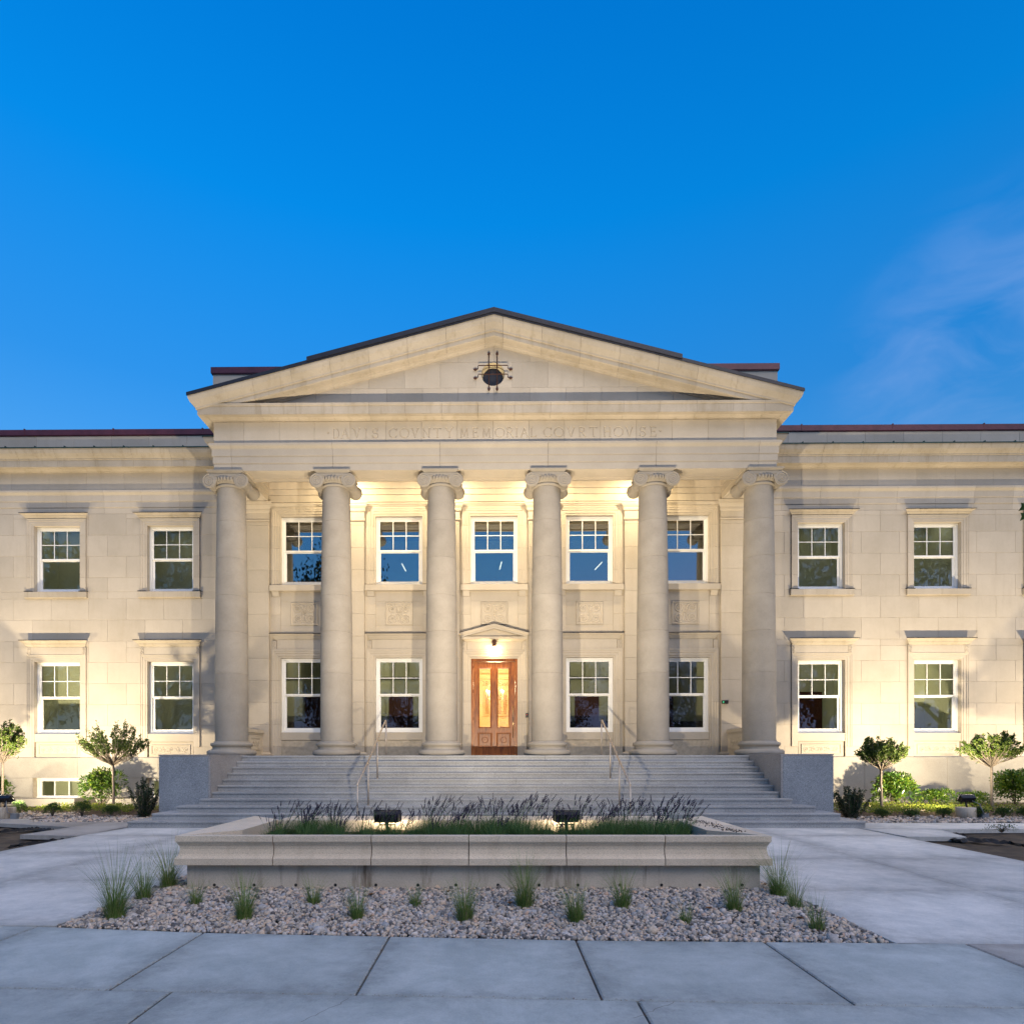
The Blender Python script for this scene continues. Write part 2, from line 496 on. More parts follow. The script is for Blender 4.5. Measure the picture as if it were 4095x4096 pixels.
LAVF = island_mat('lavender_flower', [(0.0, (0.022, 0.018, 0.032)), (0.6, (0.045, 0.035, 0.06)), (1.0, (0.085, 0.070, 0.085))], 0.8, 0.2, 40)
DRYL = island_mat('dead_leaf', [(0.0, (0.10, 0.04, 0.015)), (1.0, (0.25, 0.12, 0.05))], 0.7)


def oak_mat():
    m, t, b = new_mat('varnished_oak')
    tc = t.n('ShaderNodeTexCoord')
    mp = t.n('ShaderNodeMapping', {'Vector': tc.outputs['Object'], 'Scale': (9, 9, 0.9)})
    nz = t.n('ShaderNodeTexNoise', {'Vector': mp.outputs[0], 'Scale': 2.0, 'Detail': 8.0, 'Roughness': 0.65, 'Distortion': 1.2})
    col = t.ramp(nz.outputs[0], [(0.35, (0.12, 0.031, 0.005)), (0.5, (0.27, 0.080, 0.012)), (0.65, (0.38, 0.13, 0.024))])
    m.node_tree.links.new(col, b.inputs['Base Color'])
    b.inputs['Roughness'].default_value = 0.32
    bp = t.n('ShaderNodeBump', {'Height': nz.outputs[0], 'Strength': 0.2, 'Distance': 0.003})
    m.node_tree.links.new(bp.outputs[0], b.inputs['Normal'])
    return m


OAK = oak_mat()
BULB = emit_mat('warm_bulb', (1.0, 0.72, 0.36), 14.0)
BULB_W = emit_mat('lit_flood_lens', (1.0, 0.86, 0.62), 25.0)
TUBEL = emit_mat('lit_tube_lamp', (1.0, 0.93, 0.85), 0.9)
PANEL = emit_mat('dim_lit_ceiling_panel', (1.0, 0.97, 0.80), 0.55)
PANEL_D = emit_mat('dimmer_lit_ceiling_panel', (1.0, 0.95, 0.78), 0.16)
EXITG = emit_mat('green_lit_led', (0.1, 0.8, 0.35), 0.07)
REDL = emit_mat('red_led', (1.0, 0.05, 0.02), 0.5)

WARM = (1.0, 0.83, 0.58)
WARM2 = (1.0, 0.84, 0.62)

# ------------------------------------------------------------------ the courthouse: key planes
YC = 19.85          # column centres
YE = 19.42          # portico entablature plane
YW = 21.95          # wall behind the columns
YP = 21.83          # pilaster face
YG = 22.68          # wing wall
ZP = 1.782          # portico floor
Z1, TR, RI = 15.65, 0.329, 0.162
CX = [-8.2, -4.92, -1.64, 1.64, 4.92, 8.2]
BAY = [-6.56, -3.28, 0.0, 3.28, 6.56]
HW = 8.57           # half width of portico entablature
HB = 9.27           # half width of centre block
LEV = [1.735, 2.10, 2.86, 3.62, 4.375, 5.13, 5.89, 6.65, 7.41, 8.17, 8.93, 9.69, 10.45]

B = thing('courthouse', (0, 20, 0), 'pale limestone courthouse with six Ionic columns, a pediment and two long wings', 'courthouse')
rng = random.Random(7)
FN = (0, -1, 0)
UZ = (0, 0, 1)


def part(name, mb, mat, parent=B, **kw):
    return mb.build(name, mat, parent, **kw)


def wall_core(name, x0, x1, z0, z1, y, depth, holes, mat, parent=B):
    xs = sorted({x0, x1, *[max(x0, min(x1, h[0])) for h in holes], *[max(x0, min(x1, h[1])) for h in holes]})
    zs = sorted({z0, z1, *[max(z0, min(z1, h[2])) for h in holes], *[max(z0, min(z1, h[3])) for h in holes]})
    mb = MB()
    for a, b_ in zip(xs, xs[1:]):
        for c, d in zip(zs, zs[1:]):
            mx, mz = (a + b_) / 2, (c + d) / 2
            if any(h[0] < mx < h[1] and h[2] < mz < h[3] for h in holes): continue
            mb.box(a, b_, y, y + depth, c, d)
    return part(name, mb, mat, parent)


def subtract(rects, h):
    out = []
    for (a, b_, c, d) in rects:
        if h[1] <= a or h[0] >= b_ or h[3] <= c or h[2] >= d:
            out.append((a, b_, c, d)); continue
        if c < h[2]: out.append((a, b_, c, h[2]))
        if d > h[3]: out.append((a, b_, h[3], d))
        m0, m1 = max(c, h[2]), min(d, h[3])
        if a < h[0]: out.append((a, h[0], m0, m1))
        if b_ > h[1]: out.append((h[1], b_, m0, m1))
    return out


def ashlar(parent, x0, x1, levels, y, length, holes, mat, off=0.0, name='stone', depth=0.03):
    for i, (c, d) in enumerate(zip(levels, levels[1:])):
        x = x0 - length * (0.5 if i % 2 else 0.0) - off
        while x < x1:
            a, b_ = max(x, x0), min(x + length, x1)
            x += length
            if b_ - a < 0.03: continue
            rs = [(a, b_, c, d)]
            for h in holes: rs = subtract(rs, h)
            for r in rs:
                if r[1] - r[0] < 0.05 or r[3] - r[2] < 0.03: continue
                part(name, MB().block(*r, y, depth), mat, parent)


# ------------------------------------------------------------------ windows
def sash_window(xc, z0, z1, y, hw=0.83, glass=GLASS, rows=True, basement=False):
    """white timber window; frame plane y (front)."""
    T = 0.075
    fr = MB()
    fr.box(xc - hw, xc - hw + T, y, y + 0.14, z0, z1)
    fr.box(xc + hw - T, xc + hw, y, y + 0.14, z0, z1)
    fr.box(xc - hw + T, xc + hw - T, y + 0.001, y + 0.14, z1 - T, z1)
    fr.box(xc - hw + T, xc + hw - T, y + 0.001, y + 0.14, z0, z0 + T)
    fr.box(xc - hw + 0.002, xc + hw - 0.002, y - 0.035, y + 0.02, z0 + 0.002, z0 + 0.045)
    f = fr.build('window', WHITE, B)
    if basement:
        s = MB(); yb = y + 0.05; ix0, ix1, iz0, iz1 = xc - hw + T, xc + hw - T, z0 + T, z1 - T
        for a in (ix0, ix1 - 0.05): s.box(a, a + 0.05, yb, yb + 0.05, iz0, iz1)
        s.box(ix0 + 0.05, ix1 - 0.05, yb, yb + 0.05, iz1 - 0.05, iz1)
        for k in (1, 2):
            xm = ix0 + (ix1 - ix0) * k / 3
            s.box(xm - 0.015, xm + 0.015, yb - 0.004, yb + 0.045, iz0, iz1 - 0.05)
        s.build('sash', WHITE, f)
        for k in range(3):
            a = ix0 + (ix1 - ix0) * k / 3 + 0.02; b_ = ix0 + (ix1 - ix0) * (k + 1) / 3 - 0.02
            MB().box(a, b_, yb + 0.02, yb + 0.026, iz0, iz1 - 0.04).build('pane', glass, f)
        return f
    hgt = z1 - z0
    zm = z0 + hgt * 0.505
    S = 0.075
    ix0, ix1 = xc - hw + T, xc + hw - T
    # upper sash (outer)
    yu, yl = y + 0.035, y + 0.075
    s = MB()
    s.box(ix0, ix0 + S - 0.02, yu, yu + 0.038, zm - 0.01, z1 - T)
    s.box(ix1 - S + 0.02, ix1, yu, yu + 0.038, zm - 0.01, z1 - T)
    s.box(ix0 + S - 0.02, ix1 - S + 0.02, yu + 0.001, yu + 0.038, z1 - T - 0.055, z1 - T)
    s.box(ix0 + S - 0.02, ix1 - S + 0.02, yu - 0.006, yu + 0.038, zm - 0.01, zm + 0.045)
    s.build('upper_sash', WHITE, f)
    s = MB()
    s.box(ix0, ix0 + S, yl, yl + 0.038, z0 + T, zm + 0.02)
    s.box(ix1 - S, ix1, yl, yl + 0.038, z0 + T, zm + 0.02)
    s.box(ix0 + S, ix1 - S, yl + 0.001, yl + 0.038, z0 + T, z0 + T + 0.085)
    s.box(ix0 + S, ix1 - S, yl + 0.002, yl + 0.038, zm - 0.045, zm - 0.012)
    s.build('lower_sash', WHITE, f)
    gx0, gx1 = ix0 + S - 0.02, ix1 - S + 0.02
    gz0, gz1 = zm + 0.045, z1 - T - 0.055
    mt = MB()
    for k in (1, 2):
        xm = gx0 + (gx1 - gx0) * k / 3
        mt.box(xm - 0.013, xm + 0.013, yu + 0.004, yu + 0.03, gz0, gz1)
    zc = (gz0 + gz1) / 2
    mt.box(gx0, gx1, yu + 0.006, yu + 0.028, zc - 0.013, zc + 0.013)
    mt.build('muntin', WHITE, f)
    for i in range(3):
        for j in range(2):
            a = gx0 + (gx1 - gx0) * i / 3 + 0.008; b_ = gx0 + (gx1 - gx0) * (i + 1) / 3 - 0.008
            c = gz0 + (zc - gz0) * j + 0.006 * j; d = c + (zc - gz0) - 0.006
            MB().box(a, b_, yu + 0.014, yu + 0.019, c, d).build('pane', glass, f)
    MB().box(ix0 + S - 0.01, ix1 - S + 0.01, yl + 0.016, yl + 0.021, z0 + T + 0.075, zm - 0.02).build('pane', glass, f)
    return f


def frame_pieces(name, prof, xc, hw, z0, z1, y, mat, parent=B, courses=None):
    """picture-frame surround: head + two jambs split at the courses"""
    p = part(name, MB().run(prof, (xc - hw, y, z1), (xc + hw, y, z1), FN, UZ, (0, -1), (0, 1)), mat, parent)
    cs = [z0] + [c for c in (courses or []) if z0 + 0.1 < c < z1 - 0.1] + [z1]
    for sx in (-1, 1):
        for i, (c, d) in enumerate(zip(cs, cs[1:])):
            last = i == len(cs) - 2
            g0 = 0.003 if i else 0.0
            mb = MB().run(prof, (xc + sx * hw, y, c + g0), (xc + sx * hw, y, d - (0 if last else 0.003)), FN, (sx, 0, 0), (0, 0), (0, 1 if last else 0))
            mb.build('jamb_stone', mat, p)
    return p


def spiral_pts(cx, cz, r0, r1, a0, turns, y, sx=1, n=36):
    pts = []
    for i in range(n + 1):
        t = i / n
        a = a0 + turns * 2 * math.pi * t
        r = r0 + (r1 - r0) * t
        pts.append((cx + sx * r * math.cos(a), y, cz + r * math.sin(a)))
    return pts


def rosette(mb, cx, cz, r, y):
    for k in range(5):
        a = k * 2 * math.pi / 5 + 0.3
        mb.lathe([(0.001, -r * 0.22), (r * 0.28, -r * 0.12), (r * 0.32, 0.0)], (cx + r * 0.55 * math.cos(a), y, cz + r * 0.55 * math.sin(a)), 'Y', 6)
    mb.lathe([(0.001, -r * 0.3), (r * 0.2, -r * 0.15), (r * 0.25, 0)], (cx, y, cz), 'Y', 6)


def carved_square(xc, zc, y):
    """two back-to-back C scrolls with rosettes in a moulded square frame"""
    hw = 0.46
    prof = [(-0.02, 0), (0.004, 0), (0.004, 0.02), (0.022, 0.03), (0.022, 0.055), (0.0, 0.07), (-0.02, 0.07)]
    o = part('carved_panel', MB().box(xc - hw + 0.06, xc + hw - 0.06, y + 0.007, y + 0.04, zc - 0.33, zc + 0.33), LIME)
    m = MB()
    for (P0, P1, u) in (((xc - 0.40, y, zc + 0.325), (xc + 0.40, y, zc + 0.325), (0, 0, 1)), ((xc - 0.40, y, zc - 0.325), (xc + 0.40, y, zc - 0.325), (0, 0, -1)),
                        ((xc - 0.40, y, zc - 0.325), (xc - 0.40, y, zc + 0.325), (-1, 0, 0)), ((xc + 0.40, y, zc - 0.325), (xc + 0.40, y, zc + 0.325), (1, 0, 0))):
        m.run(prof, P0, P1, FN, u, (0, -1), (0, 1))
    m.build('panel_moulding', LIME, o)
    s = MB(); yy = y + 0.004
    for sx in (-1, 1):
        for sz in (-1, 1):
            cx, cz = xc + sx * 0.215, zc + sz * 0.165
            pts = []
            for i in range(44):
                t = i / 43
                a = math.pi - t * 2 * math.pi * 1.55
                r = 0.165 - 0.105 * t
                pts.append((cx + sx * r * math.cos(a), yy, cz + sz * r * math.sin(a)))
            stem = [(xc + sx * 0.025, yy, zc + sz * 0.02)]
            s.tube(stem + pts, [0.022] * 20 + [0.018] * 25, 6)
            rosette(s, cx, cz, 0.062, yy)
            s.tube(spiral_pts(xc + sx * 0.07, zc + sz * 0.05, 0.036, 0.012, -1.2 * sz, 1.0 * sz, yy, sx, 14), 0.013, 5)
            s.tube(spiral_pts(xc + sx * 0.36, zc + sz * 0.29, 0.028, 0.008, 0.4, 1.0, yy, -sx, 12), 0.008, 5)
    for sz in (-1, 1):
        for k in range(-2, 3):
            a = math.pi / 2 + k * 0.42
            s.tube([(xc, yy, zc + sz * 0.29), (xc + 0.045 * math.cos(a), yy - 0.006, zc + sz * (0.29 - 0.075 * math.sin(a)))], [0.012, 0.004], 5)
    s.build('scroll_relief', LIME, o)
    return o


def carved_band(xc, z0, z1, hw, y, mat=LIME):
    """long low panel with a scrolling vine"""
    zc = (z0 + z1) / 2; hh = (z1 - z0) / 2
    o = part('carved_panel', MB().box(xc - hw, xc + hw, y + 0.012, y + 0.03, z0, z1), mat)
    prof = [(-0.02, 0), (0.002, 0), (0.002, 0.014), (0.016, 0.02), (0.016, 0.04), (-0.02, 0.045)]
    m = MB()
    for (P0, P1, u) in (((xc - hw, y, z1), (xc + hw, y, z1), (0, 0, 1)), ((xc - hw, y, z0), (xc + hw, y, z0), (0, 0, -1)),
                        ((xc - hw, y, z0), (xc - hw, y, z1), (-1, 0, 0)), ((xc + hw, y, z0), (xc + hw, y, z1), (1, 0, 0))):
        m.run(prof, P0, P1, FN, u, (0, -1), (0, 1))
    m.build('panel_moulding', mat, o)
    s = MB(); yy = y + 0.010; r = hh * 0.62
    for k in range(-2, 3):
        cx = xc + k * hw * 0.40
        s.tube(spiral_pts(cx, zc, r * 1.05, r * 0.4, math.pi * (0.5 if k % 2 else 1.5), 1.2 * (1 if k % 2 else -1), yy, 1, 22), 0.014, 5)
        rosette(s, cx, zc, r * 0.42, yy)
        if k < 2:
            for sz in (-1, 1):
                s.tube(spiral_pts(cx + hw * 0.2, zc + sz * r * 0.55, r * 0.36, r * 0.1, 0, 1.0 * sz, yy, 1, 12), 0.008, 5)
    s.build('vine_relief', mat, o)
    return o


def scroll_bracket(xc, z0, z1, y, mat=LIME):
    m = MB()
    w = 0.07
    m.box(xc - w, xc + w, y - 0.03, y + 0.03, z0, z1)
    h = z1 - z0
    yy = y - 0.034
    m.tube(spiral_pts(xc - 0.01, z1 - h * 0.26, 0.05, 0.012, -1.2, 1.3, yy, 1, 18), 0.011, 5)
    m.tube(spiral_pts(xc + 0.008, z0 + h * 0.26, 0.055, 0.012, 1.8, 1.3, yy, 1, 18), 0.011, 5)
    m.tube([(xc + 0.045, yy, z1 - h * 0.3), (xc + 0.0, yy, (z0 + z1) / 2), (xc - 0.045, yy, z0 + h * 0.3)], 0.013, 5)
    m.lathe([(0.001, -0.02), (0.016, -0.01), (0.02, 0.0)], (xc, yy, z0 + 0.02), 'Y', 6)
    return part('scroll_bracket', m, mat)


def hood(xc, hw, z_top, z_bot, y, proj, flash=True, mat=LIME_T):
    """flat moulded hood with metal flashing; returns mitred at both ends"""
    h = z_top - z_bot
    prof = [(-0.05, z_bot), (0.02, z_bot), (0.05, z_bot + h * 0.22), (proj * 0.45, z_bot + h * 0.34), (proj * 0.5, z_bot + h * 0.55),
            (proj * 0.78, z_bot + h * 0.72), (proj, z_bot + h * 0.92), (proj, z_top), (-0.05, z_top)]
    o = part('window_hood', MB().run(prof, (xc - hw, y, 0), (xc + hw, y, 0), FN, UZ, (-1, 0), (1, 0)), mat)
    if flash:
        f = [(-0.05, z_top + 0.002), (proj + 0.012, z_top - 0.01), (proj + 0.012, z_top + 0.012), (-0.05, z_top + 0.03)]
        MB().run(f, (xc - hw, y, 0), (xc + hw, y, 0), FN, UZ, (-1, 0), (1, 0)).build('hood_flashing', DKMETAL, o)
    return o


SUR = [(-0.16, 0), (0.005, 0), (0.005, 0.06), (0.022, 0.065), (0.022, 0.15), (0.04, 0.16), (0.04, 0.205), (0.055, 0.215), (0.055, 0.24), (-0.16, 0.24)]
SURP = [(-0.12, 0), (0.005, 0), (0.005, 0.06), (0.03, 0.065), (0.03, 0.15), (0.05, 0.16), (0.05, 0.22), (0.065, 0.23), (0.065, 0.30), (-0.12, 0.30)]

# ------------------------------------------------------------------ wings
WIN_X = (11.58, 15.66, 19.74)
XEND = 21.6
Z_LB, Z_LT, Z_UB, Z_UT = 2.57, 5.16, 7.66, 10.03
for sx in (-1, 1):
    xa, xb = (HB, XEND) if sx > 0 else (-XEND, -HB)
    open_ = []
    nostone = []
    for wx in WIN_X:
        x = sx * wx
        open_ += [(x - 0.86, x + 0.86, 1.735, Z_LT + 0.03), (x - 0.86, x + 0.86, Z_UB - 0.03, Z_UT + 0.03)]
        nostone += [(x - 1.07, x + 1.07, 1.735 if False else 2.10, 5.66), (x - 0.83, x + 0.83, 1.735, 2.10), (x - 1.07, x + 1.07, 7.66, 10.28)]
    core = wall_core('wing_wall', xa, xb, 1.70, 13.2, YG + 0.012, 0.5, open_, MORTAR)
    ashlar(core, xa, xb, LEV, YG, 1.352, nostone, LIME, off=0.35)
    # base course of concrete with low windows
    bh = [(sx * wx - 0.86, sx * wx + 0.86, 0.27, 0.99) for wx in WIN_X[:1] + (15.66,) if sx < 0]
    bcore = wall_core('basement_wall', xa, xb, -0.3, 1.70, YG + 0.01, 0.48, bh, MORTAR)
    x = xa
    L = 2.9
    bx = [xa] + [xa + L * k + 0.9 for k in range(4)] + [xb]
    for a, b_ in zip(bx, bx[1:]):
        rs = [(a, b_, -0.3, 1.715)]
        for h_ in bh: rs = subtract(rs, h_)
        for r in rs: part('base_block', MB().block(*r, YG - 0.04, 0.07, c=0.008), BASEC, bcore)
    part('base_ledge', MB().run([(-0.05, 1.70), (0.045, 1.70), (0.03, 1.72), (0.0, 1.735), (-0.05, 1.735)], (xa, YG, 0), (xb, YG, 0), FN, UZ), BASEC)
    # parapet and coping
    pcore = part('parapet_core', MB().box(xa - (0 if sx > 0 else 0), xb, YG + 0.02, YG + 0.35, 12.45, 13.25), MORTAR)
    ashlar(pcore, xa, xb, [12.45, 13.235], YG + 0.0, 1.352, [], LIME, off=0.2, name='parapet_stone')
    cop = part('parapet_coping', MB().run([(-0.45, 13.24), (0.03, 13.24), (0.03, 13.26), (0.05, 13.26), (0.05, 13.455), (-0.45, 13.47)], (xa, YG, 0), (xb, YG, 0), FN, UZ), MAROON)
    for k in range(4):
        xx = xa + 1.6 + 3.2 * k
        MB().box(xx - 0.02, xx + 0.02, YG - 0.056, YG + 0.3, 13.255, 13.49).build('coping_seam', MAROON, cop)
    # windows
    for i, wx in enumerate(WIN_X):
        x = sx * wx
        sash_window(x, Z_LB, Z_LT, YG + 0.17)
        sash_window(x, Z_UB, Z_UT, YG + 0.17)
        frame_pieces('window_surround', SUR, x, 0.83, 2.10, Z_LT, YG, LIME, courses=LEV)
        frame_pieces('window_surround', SUR, x, 0.83, Z_UB, Z_UT, YG, LIME, courses=LEV)
        # lower window: frieze, brackets, hood, sill, apron with carved vine
        part('window_frieze', MB().block(x - 1.0, x + 1.0, 5.40, 5.67, YG - 0.04, 0.07), LIME)
        for s2 in (-1, 1): scroll_bracket(x + s2 * 1.0, 5.40, 5.67, YG - 0.03)
        hood(x, 1.02, 5.895, 5.67, YG - 0.02, 0.20)
        part('window_apron', MB().block(x - 0.80, x + 0.80, 1.74, 2.28, YG + 0.05, 0.2), LIME)
        part('window_sill', MB().block(x - 0.828, x + 0.828, 2.28, 2.572, YG + 0.01, 0.25), LIME)
        carved_band(x, 1.86, 2.14, 0.66, YG + 0.035)
        # upper window: hood, lug sill
        hood(x, 1.06, 10.43, 10.29, YG - 0.02, 0.17)
        part('window_sill', MB().block(x - 1.12, x + 1.12, 7.43, 7.655, YG - 0.09, 0.3, c=0.01), LIME_T)
        part('sill_flashing', MB().box(x - 1.13, x - 0.832, YG - 0.095, YG + 0.0, 7.657, 7.675).box(x + 0.832, x + 1.13, YG - 0.095, YG + 0.0, 7.657, 7.675), DKMETAL)
        if sx < 0 and i < 2:
            sash_window(x, 0.27, 0.99, YG + 0.2, 0.86, basement=True)

# window wells at the left basement windows
for wx in (-15.66, -11.58):
    t = thing('window_well', (wx, YG - 0.6, 0), 'low concrete curb around the left basement window' if wx < -14 else 'concrete window well curb half hidden behind the dark holly', 'window well', 'concrete window wells')
    m = MB()
    m.box(wx - 1.35, wx + 1.2, YG - 1.25, YG - 1.0, -0.2, 0.33)
    m.box(wx + 1.2, wx + 1.45, YG - 1.25, YG - 0.05, -0.2, 0.331)
    m.box(wx - 1.6, wx - 1.35, YG - 1.25, YG - 0.05, -0.2, 0.331)
    o = m.build('curb', BASEC, t)

# ------------------------------------------------------------------ entablature (wings, centre block, portico)
ARCH = [(-0.1, 10.50), (0.0, 10.50), (0.0, 10.715), (0.022, 10.72), (0.022, 10.93), (0.044, 10.935), (0.044, 11.13), (0.055, 11.16), (0.10, 11.21), (0.115, 11.24), (0.115, 11.30), (0.0, 11.315), (-0.1, 11.315)]
FRIEZ = [(-0.1, 11.32), (0.0, 11.32), (0.0, 11.99), (-0.1, 11.99)]
CORN = [(-0.1, 11.97), (0.03, 11.97), (0.045, 12.0), (0.10, 12.03), (0.13, 12.055), (0.30, 12.045), (0.34, 12.03), (0.34, 12.27), (0.37, 12.28), (0.37, 12.31), (0.43, 12.36), (0.50, 12.44), (0.54, 12.54), (0.55, 12.61), (-0.1, 12.63)]


def sh(prof, dz): return [(p, q + dz) for p, q in prof]


def ent_run(xa, xb, Y, L, dz, ma=0, mb_=0, skip_corn=False, carn=None):
    """architrave / frieze / cornice stones along X at plane Y"""
    core = part('entablature_core', MB().box(min(xa, xb), max(xa, xb), Y + 0.06, Y + 0.4, 10.52 + dz, 12.6 + dz - (0.3 if skip_corn else 0)), MORTAR)
    for (prof, nm, ln, o_) in ((ARCH, 'architrave_stone', L[0], L[1]), (FRIEZ, 'frieze_stone', L[2], L[3]), (carn or CORN, 'cornice_stone', L[2], L[3] + L[2] * 0.4)):
        x = xa + o_
        xs = [xa]
        while x < xb - 0.25:
            if x > xa + 0.25: xs.append(x)
            x += ln
        xs.append(xb)
        for i, (a, b_) in enumerate(zip(xs, xs[1:])):
            first, last = i == 0, i == len(xs) - 2
            MB().run(sh(prof, dz), (a + (0 if first else 0.003), Y, 0), (b_ - (0 if last else 0.003), Y, 0), FN, UZ,
                     (ma if first else 0, 0), (mb_ if last else 0, 0)).build(nm, LIME_T if nm == 'cornice_stone' else LIME, core)
    return core


DZW = -0.045
for sx in (-1, 1):
    # wing entablature (runs into the centre block)
    a, b_ = (HB, XEND) if sx > 0 else (-XEND, -HB)
    c = ent_run(a, b_, YG, (1.352, 0.9, 1.352, 0.25), DZW)
    fl = [(-0.1, 12.632), (0.56, 12.60), (0.562, 12.585), (0.572, 12.585), (0.572, 12.625), (-0.1, 12.66)]
    g = MB().run(sh(fl, DZW), (a, YG, 0), (b_, YG, 0), FN, UZ).build('cornice_flashing', VERDI, c)
    x = a + 0.35
    while x < b_:
        MB().box(x - 0.012, x + 0.012, YG - 0.58, YG - 0.0, 12.59 + DZW, 12.665 + DZW).build('flashing_seam', VERDI, g) if False else None
        m = MB(); m.add([(x - 0.015, YG - 0.575, 12.62 + DZW), (x + 0.015, YG - 0.575, 12.62 + DZW), (x + 0.015, YG - 0.02, 12.70 + DZW), (x - 0.015, YG - 0.02, 12.70 + DZW), (x - 0.015, YG - 0.575, 12.665 + DZW), (x + 0.015, YG - 0.575, 12.665 + DZW)],
                       [(0, 1, 5, 4), (4, 5, 2, 3), (0, 4, 3), (1, 2, 5)])
        m.build('flashing_seam', VERDI, g)
        x += 1.04
    # centre block front strip and its outer return
    a, b_ = (HW, HB) if sx > 0 else (-HB, -HW)
    c = ent_run(a, b_, YW, (3, 5, 3, 5), DZW, ma=(-1 if sx < 0 else 0), mb_=(1 if sx > 0 else 0))
    MB().run(sh(fl, DZW), (a, YW, 0), (b_, YW, 0), FN, UZ, (-1 if sx < 0 else 0, 0), (1 if sx > 0 else 0, 0)).build('cornice_flashing', VERDI, c)
    n = (sx, 0, 0)
    for prof, nm in ((ARCH, 'architrave_stone'), (FRIEZ, 'frieze_stone'), (CORN, 'cornice_stone')):
        MB().run(sh(prof, DZW), (sx * HB, YW, 0), (sx * HB, YG + 0.2, 0), n, UZ, (-1, 0), (0, 0)).build(nm, LIME, c)
    MB().run(sh(fl, DZW), (sx * HB, YW, 0), (sx * HB, YG + 0.2, 0), n, UZ, (-1, 0), (0, 0)).build('cornice_flashing', VERDI, c)
    # centre block side wall
    part('side_wall', MB().box(sx * HB - (0.3 if sx > 0 else 0), sx * HB + (0 if sx > 0 else 0.3), YW + 0.02, YG + 0.1, 0, 10.46), LIME)

# portico front entablature with the carved inscription
CORN_F = [(-0.1, 12.00), (0.03, 12.00), (0.045, 12.03), (0.10, 12.05), (0.13, 12.07), (0.30, 12.055), (0.346, 12.04), (0.346, 12.285), (0.37, 12.295), (0.38, 12.36), (0.05, 12.40), (-0.1, 12.40)]
DZP = 0.0
AP_Z, TIP_X, TIP_Z = 14.95, 9.12, 12.60
SL = (AP_Z - TIP_Z) / TIP_X
RAKE = [(0.55, -0.09), (0.545, -0.16), (0.50, -0.27), (0.43, -0.36), (0.39, -0.41), (0.38, -0.455), (0.34, -0.46), (0.34, -0.585), (0.30, -0.60), (0.12, -0.605), (0.10, -0.65), (0.045, -0.67), (0.03, -0.70), (-0.2, -0.70), (-0.2, -0.09)]
pe = part('entablature_core', MB().box(-HW + 0.02, HW - 0.02, YE + 0.06, YE + 0.78, 10.58, 12.30), MORTAR)
xs = [-HW] + CX[1:-1] + [HW]
xs = [-HW, -HW + 0.55] + CX[1:-1] + [HW - 0.55, HW]
for i, (a, b_) in enumerate(zip(xs, xs[1:])):
    last = i == len(xs) - 2
    MB().run(ARCH, (a + (0 if i == 0 else 0.004), YE, 0), (b_ - (0 if last else 0.004), YE, 0), FN, UZ, (-1 if i == 0 else 0, 0), (1 if last else 0, 0)).build('architrave_stone', LIME_A, pe)
# cornice stones
fx = [at(px, 1740, YE)[0] for px in (976, 1118.7, 1258, 1401.5, 1545, 1687, 1830, 1973, 2116.8, 2258.8, 2402.7, 2546, 2689.6, 2833, 2977)]
cxs = [-HW] + [v - 0.45 for v in fx[1:]] + [HW - 0.5, HW]
for i, (a, b_) in enumerate(zip(cxs, cxs[1:])):
    last = i == len(cxs) - 2
    MB().run(CORN_F, (a + (0 if i == 0 else 0.003), YE, 0), (b_ - (0 if last else 0.003), YE, 0), FN, UZ, (-1 if i == 0 else 0, 0), (1 if last else 0, 0)).build('cornice_stone', LIME_T, pe)

# letters: strokes in a unit box (x 0..w, z 0..1); thick strokes t, thin strokes n
def arc(cx, cz, rx, rz, a0, a1, n=12):
    return [(cx + rx * math.cos(R(a0 + (a1 - a0) * i / n)), cz + rz * math.sin(R(a0 + (a1 - a0) * i / n))) for i in range(n + 1)]


